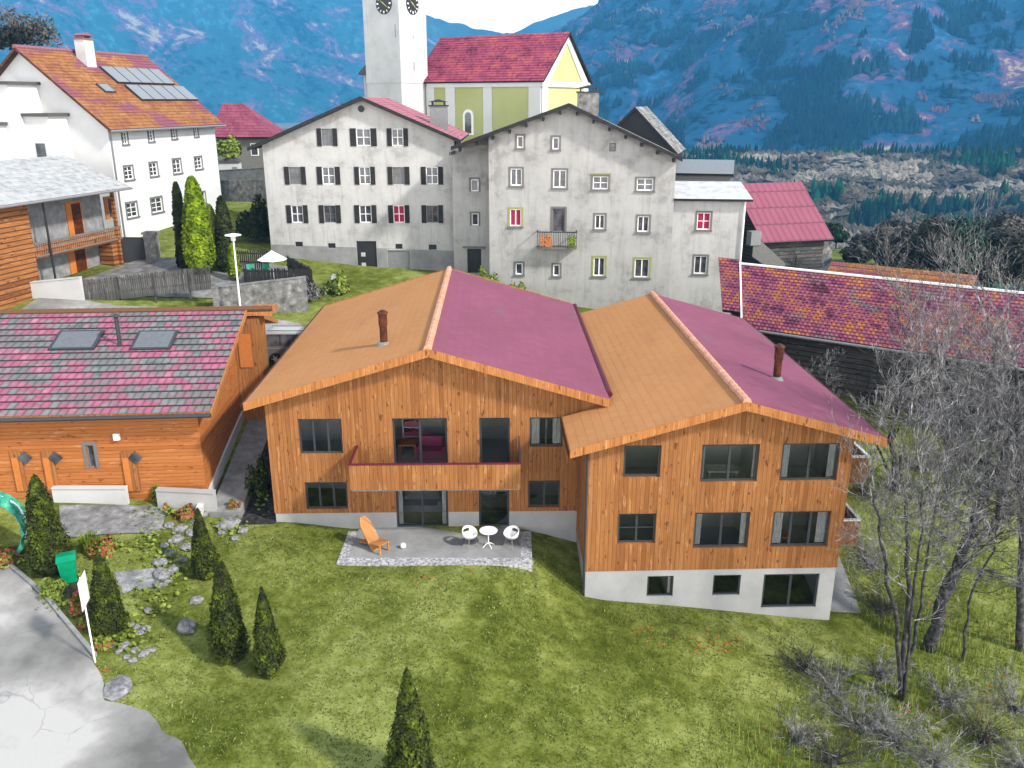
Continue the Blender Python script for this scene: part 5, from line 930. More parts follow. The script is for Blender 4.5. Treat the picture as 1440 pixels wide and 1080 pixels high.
def lamp(label, p, h):
    t = thing('street_lamp', label, 'street lamp', p); m = MB(); m.tube([(0, 0, -.4), (0, 0, h*.5), (0, 0, h-.3)], [.07, .055, .045], 10); m.build('pole', 'white_paint', t); m = MB(); m.lathe([(.05, -.35), (.14, -.3), (.16, -.05), (.08, 0)], 12, (0, 0, h-.05)); m.build('lantern', 'white_paint', t); m = MB(); m.lathe([(.5, 0), (.5, .03), (.05, .12)], 16, (0, 0, h-.04)); m.build('shade', 'white_paint', t)
pb0 = PY(338, 434, 19.8); pt0 = PY(334, 330, 19.8); lamp('thin white street lamp in front of the stone retaining wall', pb0, pt0.z-pb0.z)
p = PY(385, 390, 25.3); t = thing('parasol', 'open white parasol in the fenced garden', 'parasol', p); ztop = PY(385, 352, 25.3).z-p.z; m = MB(); m.tube([(0, 0, -.3), (0, 0, ztop)], .03, 8); m.build('pole', 'white_paint', t)
m = MB(); n = 8; m.add([(1.0*math.cos(k*math.pi/4+.3), 1.0*math.sin(k*math.pi/4+.3), ztop-.62) for k in range(n)]+[(0, 0, ztop)], [(k, (k+1) % n, n) for k in range(n)]); o = m.build('canopy', 'white_paint', t); o.modifiers.new('t', 'SOLIDIFY').thickness = .015
def garden_chair(label, p, rz):
    t = thing('garden_chair', label, 'chair', p, rz); m = MB(); m.box(-.25, .25, -.25, .25, .42, .46); m.build('seat', 'teal', t); m = MB(); m.box(-.25, .25, .22, .26, .462, .95); m.build('backrest', 'teal', t)
    for a in (-.2, .2):
        for b in (-.2, .2): m = MB(); m.box(a-.025, a+.025, b-.025, b+.025, 0, .419); m.build('leg', 'teal', t)
garden_chair('left of two teal garden chairs by the white parasol', PY(354, 392, 24.6), .4); garden_chair('teal garden chair nearest the white parasol', PY(372, 391, 24.6), -.3)
# ------------------------------------------------------------------ car behind the left house
cw = PZ(388, 508, 2.8); ct = thing('parked_car', 'dark grey off road car parked behind the left timber house', 'car', (cw.x-.75, cw.y, G(cw.x+1, cw.y+.9)+.02), 0)
def car():
    prof = [(.05, .45), (.0, .75), (.08, 1.08), (1.15, 1.15), (1.2, 1.16)]
    b = MB(); b.prism([(.02, 0, .42), (4.5, 0, .42), (4.55, 0, .7), (4.5, 0, 1.05), (3.5, 0, 1.12), (.08, 0, 1.12), (0, 0, .8)], (0, 1.8, 0)); b.build('body', 'carpaint', ct)
    c = MB(); lo = [(.12, .05, 1.122), (3.5, .05, 1.122), (3.5, 1.75, 1.122), (.12, 1.75, 1.122)]; up = [(.3, .2, 1.78), (2.75, .2, 1.78), (2.75, 1.6, 1.78), (.3, 1.6, 1.78)]; c.add(lo+up, [(0, 1, 5, 4), (1, 2, 6, 5), (2, 3, 7, 6), (3, 0, 4, 7), (3, 2, 1, 0), (4, 5, 6, 7)]); c.build('windows', 'pane', ct)
    r = MB(); r.prism([(.24, .16, 1.782), (2.8, .16, 1.782), (2.8, 1.64, 1.782), (.24, 1.64, 1.782)], (0, 0, .1)); r.build('roof', 'carroof', ct)
    for y in (.35, 1.45): r = MB(); r.tube([(.3, y, 1.95), (2.6, y, 1.95)], .03, 6); r.build('roof_rail', 'mid_metal', ct)
    s = MB(); s.box(.04, 4.5, -.012, -.002, .98, 1.04); s.build('side_trim', 'mid_metal', ct)
    for x in (1.05, 2.0): s = MB(); s.prism([(x-.05, .07, 1.122), (x+.05, .07, 1.122), (x+.05, .22, 1.78), (x-.05, .22, 1.78)], (0, -.02, 0)); s.build('door_pillar', 'carpaint', ct)
    for x in (.75, 3.6):
        for y0, y1 in ((-.02, .22), (1.58, 1.82)):
            w = MB(); w.tube([(x, y0, .37), (x, y1, .37)], .37, 24); wo = w.build('wheel', 'tyre', ct); yy0 = y0-.012 if y0 < 1 else y1+.002
            q = MB(); q.tube([(x, yy0, .37), (x, yy0+.01, .37)], .13, 16)
            for k in range(6): a = k*math.pi/3; q.prism([(x+.1*math.cos(a)-.03*math.sin(a), yy0, .37+.1*math.sin(a)+.03*math.cos(a)), (x+.26*math.cos(a), yy0, .37+.26*math.sin(a)), (x+.1*math.cos(a)+.03*math.sin(a), yy0, .37+.1*math.sin(a)-.03*math.cos(a))], (0, .01, 0))
            q.build('rim', 'rim', wo)
    h = MB(); h.box(-.01, .03, .1, .4, .78, .95); h.build('tail_light', 'leafred', ct); h = MB(); h.box(-.01, .03, 1.4, 1.7, .78, .95); h.build('tail_light', 'leafred', ct)
car()
# ------------------------------------------------------------------ planting
def PG(px, py):
    """where the ground is met at this measured point"""
    d = ray(px, py); tt = np.linspace(12, 180, 1400); P = np.array(CAM)[None]+tt[:, None]*np.array(d)[None]
    z = GV(P[:, 0], P[:, 1]); i = int(np.argmax(P[:, 2] < z)); t0 = tt[i]; p = CAM+d*t0; return Vector((p.x, p.y, G(p.x, p.y)))
def height_at(base, py, px=None):
    d = ray(px if px is not None else 720, py); t = (base.y-CAM.y)/d.y; return CAM.z+d.z*t-base.z
def leaf_cloud(name, mat, pos, nrm, size, parent, rng, aspect=1.0, mi=None):
    """one small four-cornered leaf spray per point, tilted about its outward direction"""
    n = len(pos); a = nrm+rng.normal(0, .55, (n, 3)); a /= np.linalg.norm(a, axis=1)[:, None]; h = rng.normal(0, 1, (n, 3)); u = np.cross(a, h); u /= np.linalg.norm(u, axis=1)[:, None]; v = np.cross(a, u)
    s = (size*(.6+.8*rng.random(n)))[:, None]; q = np.stack([pos-u*s, pos-v*s*aspect*.6+u*s*.1, pos+u*s, pos+v*s*aspect*.6], 1).reshape(-1, 3)
    o = np_mesh(name, q, np.arange(4*n).reshape(n, 4), mat, False, mi); o.parent = parent; return o
def thuja(label, base, H, Rr, mat='thuja', seed=1, dens=2600, group='clipped conifers on the lawn', cat='conifer', power=.75, leafs=.046):
    t = thing('conifer', label, cat, base, seed*1.3, group); rng = np.random.default_rng(seed); n = int(dens*2.6)
    u = rng.random(n)**1.25; prof = lambda q: Rr*np.power(np.clip(1-q, 0, 1), power)*np.clip(.55+q*3.2, 0, 1)
    a = rng.random(n)*2*np.pi; lump = 1+.16*np.sin(a*3+u*9+seed)+.10*np.sin(a*7-u*17)+rng.normal(0, .06, n)
    lump = 1+(lump-1)*.6; r = prof(u)*lump*(.72+.3*rng.random(n)); z = .06+u*H*1.0+rng.normal(0, .03, n)
    pos = np.stack([r*np.cos(a), r*np.sin(a), z], 1); nr = np.stack([np.cos(a), np.sin(a), .55+0*a], 1)
    leaf_cloud('foliage', mat, pos, nr, leafs*np.ones(n), t, rng, 1.1)
    c = MB(); c.lathe([(Rr*.5, .12), (Rr*.62, H*.25), (Rr*.42, H*.6), (Rr*.12, H*.9)], 9); c.build('inner_twigs', 'thuja_dk', t); c = MB(); c.tube([(0, 0, -.2), (0, 0, .3)], [.06, .05], 7); c.build('trunk', 'bark', t); return t
def place_thuja(label, b, a, wpx, seed, **k):
    base = PG(*b); H = height_at(base, a[1]); dist = (base-CAM).dot(ray(720, 540)); Rr = wpx/2*dist/F*1.0; return thuja(label, base, H, Rr, seed=seed, **k)
place_thuja('tallest broad conifer at the left road edge beside the green bin', (74, 806), (66, 672), 62, 1, dens=4200, power=.55)
place_thuja('bright broad conifer right behind the blank white sign', (156, 888), (148, 780), 56, 2, dens=3600, power=.7)
place_thuja('slim conifer in front of the white wall by the log shed', (290, 812), (290, 718), 42, 3, dens=2600)
place_thuja('taller conifer of the neighbouring pair on the lawn', (325, 926), (320, 782), 62, 4, dens=3800)
place_thuja('shorter conifer of the neighbouring pair on the lawn', (380, 948), (376, 830), 50, 5, dens=3000)
place_thuja('lone conifer at the bottom edge standing in the open lawn', (580, 1118), (580, 945), 84, 6, dens=4600)
def col(label, x, yb, yt, wpx, Y, mat, seed, **k):
    b = PY(x, yb, Y); b.z = min(b.z, G(b.x, b.y)+.3); H = PY(x, yt, Y).z-b.z; d = (b-CAM).dot(ray(720, 540)); return thuja(label, b, H, wpx/2*d/F, mat, seed, group='conifers below the white house', leafs=.11, **k)
col('tall bright green columnar conifer below the white house', 284, 384, 250, 46, 27, 'thuja_bright', 11, dens=5200, power=.42)
col('dark narrow conifer left of the bright green one', 262, 384, 258, 22, 28, 'thuja_dk', 12, dens=2600, power=.35)
col('dark conifer behind the white street lamp', 321, 384, 278, 30, 27.5, 'thuja_dk', 13, dens=3000, power=.4)
col('low yellow green conifer beside the street lamp', 330, 386, 345, 18, 25.5, 'thuja_bright', 14, dens=1200, power=.5)
col('pale mottled evergreen right of the bright green conifer', 304, 382, 290, 26, 27.8, 'leafg', 15, dens=2400, power=.4)
def shrub(label, base, Rr, H, mat, seed, flower=None, n=700, leaf=.06, group=None, name='shrub', cat='shrub', nf=60):
    t = thing(name, label, cat, base, 0, group); rng = np.random.default_rng(seed); d = rng.normal(0, 1, (n, 3)); d[:, 2] = np.abs(d[:, 2]); d /= np.linalg.norm(d, axis=1)[:, None]
    rr = (.45+.6*rng.random(n)**.5)[:, None]*(1+.25*np.sin(d[:, :1]*5+seed)); pos = d*rr*np.array([Rr, Rr, H*.85])+np.array([0, 0, H*.12])
    leaf_cloud('foliage', mat, pos, d, leaf*np.ones(n), t, rng, 1.3); s = MB(); rn = random.Random(seed)
    for i in range(7): a = rn.random()*6.28; s.tube([(0, 0, -.1), (Rr*.5*math.cos(a), Rr*.5*math.sin(a), H*.6)], [.02, .008], 4)
    s.build('stems', 'bark', t)
    if flower:
        k = rng.choice(n, min(n, nf), False); leaf_cloud('blossom', flower, pos[k]*1.08, d[k], leaf*1.1*np.ones(len(k)), t, rng, 1.4)
    return t
def sh_at(label, px, py, w, h, mat, seed, **k):
    b = PG(px, py); d = (b-CAM).dot(ray(720, 540)); return shrub(label, b, w/2*d/F, h*d/F, mat, seed, **k)
FG = 'flowering plants in the front garden'
sh_at('red flowering plant between the green bin and the white sign', 112, 862, 26, 24, 'leafg', 21, flower='leafred', nf=260, name='flowering_plant', cat='plant', group=FG)
sh_at('small pink red plant at the kerb below the white sign', 122, 880, 18, 12, 'leafg', 22, flower='leafred', nf=160, name='flowering_plant', cat='plant', group=FG)
sh_at('pale yellow green bush at the kerb below the tallest conifer', 76, 838, 30, 26, 'leafg', 23, name='flowering_plant', cat='plant', group=FG)
sh_at('rust red leafed bush behind the teal cloth at the left edge', 6, 792, 40, 20, 'leafg', 24, flower='leafred', nf=420, n=900, name='flowering_plant', cat='plant', group=FG)
sh_at('orange red flower clump beside the patio edge', 148, 782, 34, 24, 'leafg', 25, flower='leafred', nf=240, name='flowering_plant', cat='plant', group=FG)
sh_at('red flowers in the stone border under the white wall', 262, 728, 30, 14, 'leafg', 26, flower='leafred', nf=280, name='flowering_plant', cat='plant', group=FG)
sh_at('upper brown red flower patch in the stone border', 240, 712, 24, 12, 'leafg', 27, flower='boardor', nf=240, name='flowering_plant', cat='plant', group=FG)
sh_at('dark red plant beside the ramp near the left timber house', 330, 724, 18, 20, 'leafg', 28, flower='leafred', nf=140, name='flowering_plant', cat='plant', group=FG)
sh_at('small orange plant at the foot of the blank white sign pole', 146, 912, 18, 16, 'leafg', 29, flower='leafred', nf=120, name='flowering_plant', cat='plant', group=FG)
sh_at('small green garden shrub at the corner of the shed wall', 222, 706, 12, 24, 'leafg', 30)
sh_at('leafy green bush growing at the left wall of the left timber house', 366, 700, 30, 56, 'thuja', 31, n=1200)
sh_at('bright yellow green bush behind the left timber house roof', 478, 412, 34, 26, 'leafg', 32, n=900, leaf=.1)
sh_at('white flowering bush behind the left timber house roof', 470, 404, 16, 16, 'curtain', 33, n=500, leaf=.09)
sh_at('grey leafless bush at the end of the stone retaining wall', 438, 424, 34, 36, 'twig', 34, n=900, leaf=.07)
_b = PY(684, 394, 27.2); shrub('green bush at the door between the two old houses', Vector((_b.x, _b.y, G(_b.x, _b.y))), .75, max(.9, PY(684, 378, 27.2).z-G(_b.x, _b.y)), 'leafg', 35, n=900, leaf=.09)
_b = PY(727, 400, 26.5); shrub('flowering bush under the grey house window', Vector((_b.x, _b.y, G(_b.x, _b.y))), .6, max(.8, PY(727, 396, 26.5).z-G(_b.x, _b.y)), 'leafg', 36, n=700, leaf=.08)
_b = PY(320, 222, 58); shrub('far round green shrub between white and shuttered houses', _b, 1.5, 2.1, 'leafg', 37, n=900, leaf=.16)
_b = PY(360, 300, 36); shrub('dark hedge at the left corner of the shuttered house', Vector((_b.x, _b.y, G(_b.x, _b.y))), 1.3, 3.2, 'thuja_dk', 38, n=2200, leaf=.13, name='hedge', cat='hedge')
def grass_clump(label, base, n, h, mat, seed):
    t = thing('ornamental_grass', label, 'plant', base); rn = random.Random(seed); v = []; f = []
    for i in range(n):
        a = rn.random()*6.28; r0 = rn.random()*.25; l = h*rn.uniform(.6, 1.1); o = rn.uniform(.15, .6)*l; w = .02; x0, y0 = r0*math.cos(a), r0*math.sin(a); px_, py_ = -math.sin(a)*w, math.cos(a)*w; k = len(v)
        v += [(x0-px_, y0-py_, 0), (x0+px_, y0+py_, 0), (x0+.5*o*math.cos(a)+px_, y0+.5*o*math.sin(a)+py_, l*.75), (x0+.5*o*math.cos(a)-px_, y0+.5*o*math.sin(a)-py_, l*.75), (x0+o*math.cos(a), y0+o*math.sin(a), l*.8)]; f += [(k, k+1, k+2, k+3), (k+3, k+2, k+4)]
    m = MB(); m.add(v, f); m.build('blades', mat, t)
grass_clump('spiky pale grass clump in front of the patio', PG(126, 778), 150, .9, 'leafg', 3)
# bare trees -------------------------------------------------------
def sticks(name, mat, segs, parent, sides=3):
    if not segs: return None
    n = len(segs); p0 = np.array([s[0] for s in segs]); p1 = np.array([s[1] for s in segs]); r0 = np.array([s[2] for s in segs]); r1 = np.array([s[3] for s in segs])
    t = p1-p0; t /= np.maximum(np.linalg.norm(t, axis=1), 1e-6)[:, None]; h = np.where(np.abs(t[:, 2:3]) < .9, np.array([[0, 0, 1.]]), np.array([[1., 0, 0]])); a = np.cross(t, h); a /= np.linalg.norm(a, axis=1)[:, None]; b = np.cross(t, a); V = []
    for P, r in ((p0, r0), (p1, r1)):
        for j in range(sides): w_ = 2*math.pi*j/sides; V.append(P+(a*math.cos(w_)+b*math.sin(w_))*r[:, None])
    V = np.stack(V, 1).reshape(-1, 3); i = np.arange(n)*2*sides; Fc = np.concatenate([np.stack([i+j, i+(j+1) % sides, i+sides+(j+1) % sides, i+sides+j], -1) for j in range(sides)])
    o = np_mesh(name, V, Fc, mat, sides > 4); o.parent = parent; return o
def grow(p, d, L, r, depth, out, rn, up=.2, spread=.75):
    n = 3 if depth > 1 else 2; q = p; kids = []
    for i in range(n):
        d = (d+Vector((rn.gauss(0, .24), rn.gauss(0, .24), rn.gauss(0, .1)+up*.6))).normalized(); e = q+d*(L/n); r1 = max(r*.84, .006); out.append((q, e, r, r1, depth)); q = e; r = r1; kids.append((q, d, r))
    if depth <= 0: return
    m = rn.choice((3, 3, 4, 4)) if depth > 1 else rn.choice((3, 4))
    for i in range(m):
        b, bd, br = kids[-1] if i < 1 else kids[rn.randrange(len(kids))]; ax = Vector((rn.gauss(0, 1), rn.gauss(0, 1), rn.gauss(0, .5))).normalized(); nd = (bd+ax*spread*rn.uniform(.5, 1.2)).normalized()
        grow(b, nd, L*rn.uniform(.55, .82), br*rn.uniform(.5, .72), depth-1, out, rn, up, spread)
def bare_tree(label, base, stems, seed, depth=4, tw='twig', spread=.75, group='leafless trees beside the right timber house', L=.42, up=.2, rmul=1.0):
    """stems: list of (polyline offsets, radius); branches grow along and at the end of each stem"""
    t = thing('bare_tree', label, 'tree', base, 0, group); rn = random.Random(seed); tr = MB(); out = []
    for pts, r in stems:
        P = [Vector(p) for p in pts]; Q = [P[0]]
        for a, b in zip(P, P[1:]):
            for k in range(1, 5): q = a.lerp(b, k/4); Q.append(q+Vector((rn.gauss(0, .05), rn.gauss(0, .05), 0)) if k < 4 else q)
        Q[0] = P[0]-Vector((0, 0, .3)); m = len(Q); tr.tube(Q, [r*(1.25-.75*i/(m-1)) for i in range(m)], 8); Ht = (P[-1]-P[0]).length
        for i in range(m):
            fr = i/(m-1)
            if fr < .35: continue
            for _ in range(1 if fr < .6 else 2):
                d = Vector((rn.gauss(0, 1), rn.gauss(0, 1), .45)).normalized(); grow(Q[i], d, Ht*L*rn.uniform(.5, .9)*(1.1-.35*fr), r*.42*(1.15-.6*fr)*rmul, depth-1, out, rn, up, spread)
        grow(Q[-1], (Q[-1]-Q[-3]).normalized(), Ht*L*.9, r*.5, depth, out, rn, up, spread)
    tr.build('trunk', 'bark', t, True); sticks('crown', tw, [s[:4] for s in out], t); return len(out)
def at(px, py, Y): return PY(px, py, Y)
def stems_from(base, spec):
    return [([base*0]+[at(x, y, base.y+dy)-base for x, y, dy in pts], r) for pts, r in spec]
TOT = 0
b = PG(1268, 985); TOT += bare_tree('bare multi stemmed tree with three grey trunks at the house corner', b, stems_from(b, [([(1276, 860, .3), (1274, 730, .6), (1266, 640, 1.0)], .085), ([(1262, 880, -.2), (1238, 760, -.4), (1230, 690, -.3)], .07), ([(1288, 880, .4), (1306, 770, 1.2), (1318, 690, 2)], .06), ([(1280, 900, .2), (1290, 790, -.3), (1298, 690, -.5)], .055)]), 3, 4, 'twig', L=.24)
b = PG(1306, 915); TOT += bare_tree('thick dark leaning bare tree with wide crown over the lawn', b, stems_from(b, [([(1322, 850, .1), (1355, 770, .4), (1386, 705, .8), (1390, 640, 1.0)], .21), ([(1322, 850, .1), (1355, 770, .4), (1390, 690, .6), (1425, 600, .5)], .13), ([(1322, 850, .1), (1355, 770, .4), (1380, 690, 1.2), (1352, 590, 1.6)], .12)]), 5, 5, 'twig', L=.34, rmul=1.25)
b = PG(1352, 930); TOT += bare_tree('thin crooked bare sapling on the right lawn', b, stems_from(b, [([(1362, 850, .2), (1398, 775, .5), (1405, 700, .6)], .05)]), 6, 3, 'twig_dk', L=.22)
b = PG(1434, 915); TOT += bare_tree('straight dark bare tree at the right edge', b, stems_from(b, [([(1436, 800, 0), (1434, 650, .2), (1430, 520, .3)], .12)]), 7, 4, 'twig', L=.22)
b = PG(1405, 745); TOT += bare_tree('bare tree in front of the dark barn wall, near the right edge', b, stems_from(b, [([(1408, 640, .2), (1400, 540, .3), (1396, 470, .3)], .12)]), 8, 4, 'twig', L=.3)
b = PG(1262, 690); TOT += bare_tree('dark bare tree next to the right eave of the right timber house', b, stems_from(b, [([(1252, 620, 0), (1266, 560, .2), (1278, 500, .3)], .12), ([(1240, 640, .2), (1222, 590, .3)], .07)]), 9, 4, 'twig_dk', L=.3)
b = PG(1332, 705); TOT += bare_tree('pale bare tree in front of the middle of the barn wall', b, stems_from(b, [([(1330, 620, .2), (1322, 540, .3), (1318, 480, .3)], .10), ([(1340, 640, .2), (1362, 560, .4)], .07)]), 10, 4, 'twig', L=.32)
b = PG(1190, 560) if False else PG(1215, 600); TOT += bare_tree('low pale bare tree against the barn wall above the right eave', Vector((16.2, 9.5, G(16.2, 9.5))), [([(0, 0, 0), (.2, .1, 1.4), (.1, .1, 2.8)], .07), ([(0, 0, 0), (-.6, .2, 1.2), (-1.1, .3, 2.2)], .05)], 12, 4, 'twig', L=.32)
b = Vector((19.5, 8.5, G(19.5, 8.5))); TOT += bare_tree('broad pale bare bush tree right of the low one by the barn', b, [([(0, 0, 0), (.3, .1, 1.6), (.2, .1, 3.2)], .08), ([(0, 0, 0), (.9, .2, 1.4), (1.5, .3, 2.6)], .05)], 13, 4, 'twig', L=.32)
b = PY(1117, 392, 33); b.z = G(b.x, b.y); TOT += bare_tree('small dark bare tree in front of the pink roof barn', b, [([(0, 0, 0), (.1, 0, 1.4), (.0, 0, 2.4)], .12)], 14, 4, 'twig_dk', L=.42)
def bare_shrub(label, base, Rr, H, seed, mat='twig', n=46, group='bare shrubs in the right corner thicket'):
    t = thing('bare_shrub', label, 'shrub', base, 0, group); rn = random.Random(seed); out = []
    for i in range(n):
        a = rn.random()*6.28; lean = rn.random()**.6; p = Vector((rn.gauss(0, .12), rn.gauss(0, .12), -.05)); d = Vector((math.cos(a)*lean, math.sin(a)*lean, 1.0-.35*lean)).normalized(); L = H*rn.uniform(.6, 1.1); r = rn.uniform(.008, .016)
        for k in range(5):
            d = (d+Vector((math.cos(a)*.10, math.sin(a)*.10, -.12*lean))+Vector((rn.gauss(0, .08), rn.gauss(0, .08), rn.gauss(0, .05)))).normalized(); e = p+d*(L/5)*(1+Rr*.1); out.append((p, e, r, r*.8))
            if k > 0:
                for _ in range(3): s = (d+Vector((rn.gauss(0, .6), rn.gauss(0, .6), rn.gauss(0, .4)))).normalized(); m_ = p+s*L*rn.uniform(.12, .26); out.append((p, m_, r*.55, .004)); s2 = (s+Vector((rn.gauss(0, .5), rn.gauss(0, .5), rn.gauss(0, .5)))).normalized(); out.append((p.lerp(m_, .6), p.lerp(m_, .6)+s2*L*.12, .005, .003))
            p = e; r *= .82
    sticks('branches', mat, out, t); s = MB(); s.lathe([(.16, -.1), (.12, .12), (.03, .2)], 7); s.build('rootstock', 'bark', t); return t
SHR = [(1130, 945, 1.0, 1.3, 'dark thin bare shrub at the left end of the thicket'), (1172, 975, 1.1, 1.6, 'second bare shrub from the left end of the thicket'), (1205, 1025, 1.3, 1.9, 'wide pale bare shrub left of the triple trunk tree'), (1120, 1045, .9, 1.1, 'low bare shrub at the lower left of the thicket'), (1170, 1078, 1.1, 1.4, 'low bare shrub on the bottom edge left of the triple trunk tree'), (1262, 1050, 1.2, 2.0, 'tall pale bare shrub at the foot of the triple trunk tree'), (1312, 1075, 1.2, 1.7, 'bare shrub on the bottom edge right of the triple trunk tree'), (1330, 990, 1.1, 1.4, 'bare shrub below the leaning tree'), (1382, 1045, 1.2, 1.6, 'bare shrub in the lower right corner beside the edge'), (1425, 1000, 1.2, 1.7, 'bare shrub at the right edge of the thicket'), (1435, 1085, 1.3, 1.8, 'bare shrub in the very bottom right corner'), (1236, 950, .9, 1.2, 'small bare shrub left beside the triple trunks')]
for i, (x, y, r, h, lb) in enumerate(SHR): bare_shrub(lb, PG(x, y), r, h, 40+i, 'twig_pale' if i % 4 else 'twig_dk', 44)
for i, (x, y, lb) in enumerate(((1216, 700, 'bare shrub beside the upper side balcony'), (1226, 800, 'bare shrub beside the lower side balcony'), (1240, 860, 'bare shrub at the far end of the side path'), (1290, 660, 'bare shrub at the foot of the barn wall behind the trees'), (1375, 655, 'bare shrub under the barn wall left of the edge tree'), (1425, 680, 'bare shrub under the barn wall at the right edge'))): bare_shrub(lb, PG(x, y), 1.1, 1.7, 60+i, 'twig_pale' if i % 2 else 'twig_dk', 46, 'bare shrubs along the right house and barn')
def weeds(label, pts, n, h, seed):
    rn = random.Random(seed); v = []; f = []
    for _ in range(n):
        q = pts[rn.randrange(len(pts))]; x = q.x+rn.gauss(0, .9); y = q.y+rn.gauss(0, .8); z = G(x, y); a = rn.random()*6.28; l = h*rn.uniform(.35, 1.2); o = l*rn.uniform(.05, .4); w = .012; k = len(v); c, s = math.cos(a), math.sin(a)
        v += [(x-s*w, y+c*w, z-.03), (x+s*w, y-c*w, z-.03), (x+c*o*.4+s*w*.7, y+s*o*.4-c*w*.7, z+l*.6), (x+c*o*.4-s*w*.7, y+s*o*.4+c*w*.7, z+l*.6), (x+c*o, y+s*o, z+l)]; f += [(k, k+1, k+2, k+3), (k+3, k+2, k+4)]
    m = MB(); m.add(v, f); tag(m.build('weeds', 'leafg'), label, 'weeds', None, 'stuff')
weeds('yellow green weeds and stalks among the bare shrubs and trees', [PG(x, y) for x, y in ((1270, 960), (1290, 900), (1260, 880), (1310, 960), (1340, 900), (1390, 950), (1420, 900), (1240, 800), (1232, 720), (1290, 760), (1340, 800), (1400, 820), (1200, 1000), (1250, 1060), (1350, 1040), (1120, 1020), (1100, 1060), (1040, 1070), (1160, 960))], 4600, .5, 77)
# trees at the village edge
def crown_tree(label, base, H, Rr, mat, seed, n=1400, leaf=.22, group='dark trees at the village edge', tw='twig_dk'):
    t = thing('edge_tree', label, 'tree', base, 0, group); rng = np.random.default_rng(seed); rn = random.Random(seed); k = 9; cen = np.stack([rng.normal(0, .45, k)*Rr, rng.normal(0, .45, k)*Rr, H*(.4+.45*rng.random(k))], 1); idx = rng.integers(0, k, n); d = rng.normal(0, 1, (n, 3)); d /= np.linalg.norm(d, axis=1)[:, None]
    pos = cen[idx]+d*(Rr*.5*(.5+.6*rng.random(n)))[:, None]; pos[:, 2] = np.maximum(pos[:, 2], .2); leaf_cloud('crown', mat, pos, d, leaf*np.ones(n), t, rng, .8); out = []
    for i in range(k): out.append((Vector((0, 0, H*.25)), Vector(cen[i]), .1, .03)); out += [(Vector(cen[i]), Vector(cen[i])+Vector((rn.gauss(0, .5), rn.gauss(0, .5), rn.random()))*Rr*.8, .03, .01) for _ in range(5)]
    out.append((Vector((0, 0, -1)), Vector((0, 0, H*.3)), .16, .1)); sticks('trunk', tw, out, t, 5); return t
M['leafdk'] = m_leaf('dark_edge_foliage', [S(26, 28, 24), S(54, 56, 50), S(92, 92, 84)], .7); M['leafbr'] = m_leaf('grey_brown_edge_foliage', [S(60, 58, 52), S(104, 100, 92), S(146, 140, 130)], .7); M['leafdg'] = m_leaf('deep_green_edge_foliage', [S(14, 30, 18), S(34, 66, 42), S(60, 100, 64)], .7)
ET = [(1205, 385, 330, 34, 75, 'leafdk', 'dark tree right behind the pink roof barn'), (1232, 372, 318, 40, 90, 'leafbr', 'grey brown tree above the green meadow'), (1262, 388, 330, 44, 70, 'leafdk', 'dark tree above the orange roof'), (1290, 378, 312, 44, 85, 'leafbr', 'grey tree above the right end of the orange roof'), (1318, 400, 340, 50, 55, 'leafdk', 'dark tree at the right end of the orange roof'), (1340, 368, 308, 46, 95, 'leafdg', 'deep green tree on the slope above the barn'), (1352, 404, 335, 50, 52, 'leafbr', 'grey brown tree above the middle of the barn ridge'), (1378, 395, 318, 56, 62, 'leafdk', 'big dark tree above the barn ridge'), (1402, 376, 300, 52, 80, 'leafdk', 'tall dark tree on the slope at the right'), (1412, 406, 340, 52, 50, 'leafbr', 'grey tree above the barn ridge near the right edge'), (1435, 398, 305, 58, 58, 'leafdk', 'tall dark tree at the right edge above the barn'), (1366, 345, 318, 34, 125, 'leafdg', 'small deep green tree far down the slope'), (1300, 350, 312, 38, 125, 'leafbr', 'pale brown tree far down the slope'), (1425, 350, 312, 40, 120, 'leafdk', 'dark tree far down the slope at the right edge'), (1175, 352, 312, 26, 105, 'leafdg', 'small green tree behind the pink roof'), (1250, 345, 310, 34, 125, 'leafdk', 'small dark tree far behind the meadow')]
for i, (x, yb, yt, w_, Y, mt, lb) in enumerate(ET):
    b = PY(x, yb, Y); H = PY(x, yt, Y).z-b.z; d = (b-CAM).dot(ray(720, 540)); crown_tree(lb, b, H, w_/2*d/F*1.15, mt, 70+i, n=1900, leaf=.10+Y*.0022)
# more of the same dark wood, tree by tree
rr_ = random.Random(31); base_trees = [o for o in COL.objects if o.get('group') == 'dark trees at the village edge']
spots = [(1218, 366, 88), (1246, 392, 64), (1276, 366, 92), (1304, 392, 66), (1326, 384, 72), (1330, 352, 112), (1352, 380, 76), (1364, 412, 48), (1386, 360, 104), (1392, 412, 48), (1398, 392, 60), (1416, 388, 66), (1424, 366, 92), (1438, 384, 70), (1440, 414, 46), (1378, 372, 88), (1310, 366, 96), (1288, 400, 58), (1406, 346, 122), (1345, 362, 100)]
where = ['above the green meadow', 'above the orange roof', 'above the right part of the barn ridge']
for i, (x, yb, Y) in enumerate(spots):
    src = base_trees[(i*5+2) % len(base_trees)]; b = PY(x, yb, Y); s = rr_.uniform(.8, 1.25)*(Y/75)**.35
    dup(src, b, rr_.random()*6.28, 'dark leafless tree packed among others in the wood right of the green meadow', (s, s, s*rr_.uniform(.85, 1.1)), 'trees packed in the wood above the barn')
_b = PY(40, 75, 62); crown_tree('grey leafless tree behind the ridge of the white house', _b, PY(40, 22, 62).z-_b.z, 2.6, 'leafbr', 95, leaf=.2); _b = PY(18, 72, 58); crown_tree('dark tree top behind the left end of the white house roof', _b, PY(18, 40, 58).z-_b.z, 1.6, 'leafdk', 96, leaf=.2)
m = MB(); q = [PY(1170, 376, 70), PY(1290, 376, 66), PY(1290, 352, 88), PY(1170, 350, 92)]; m.quad(*[tuple(p) for p in q]); structure(m.build('meadow', 'grass'))
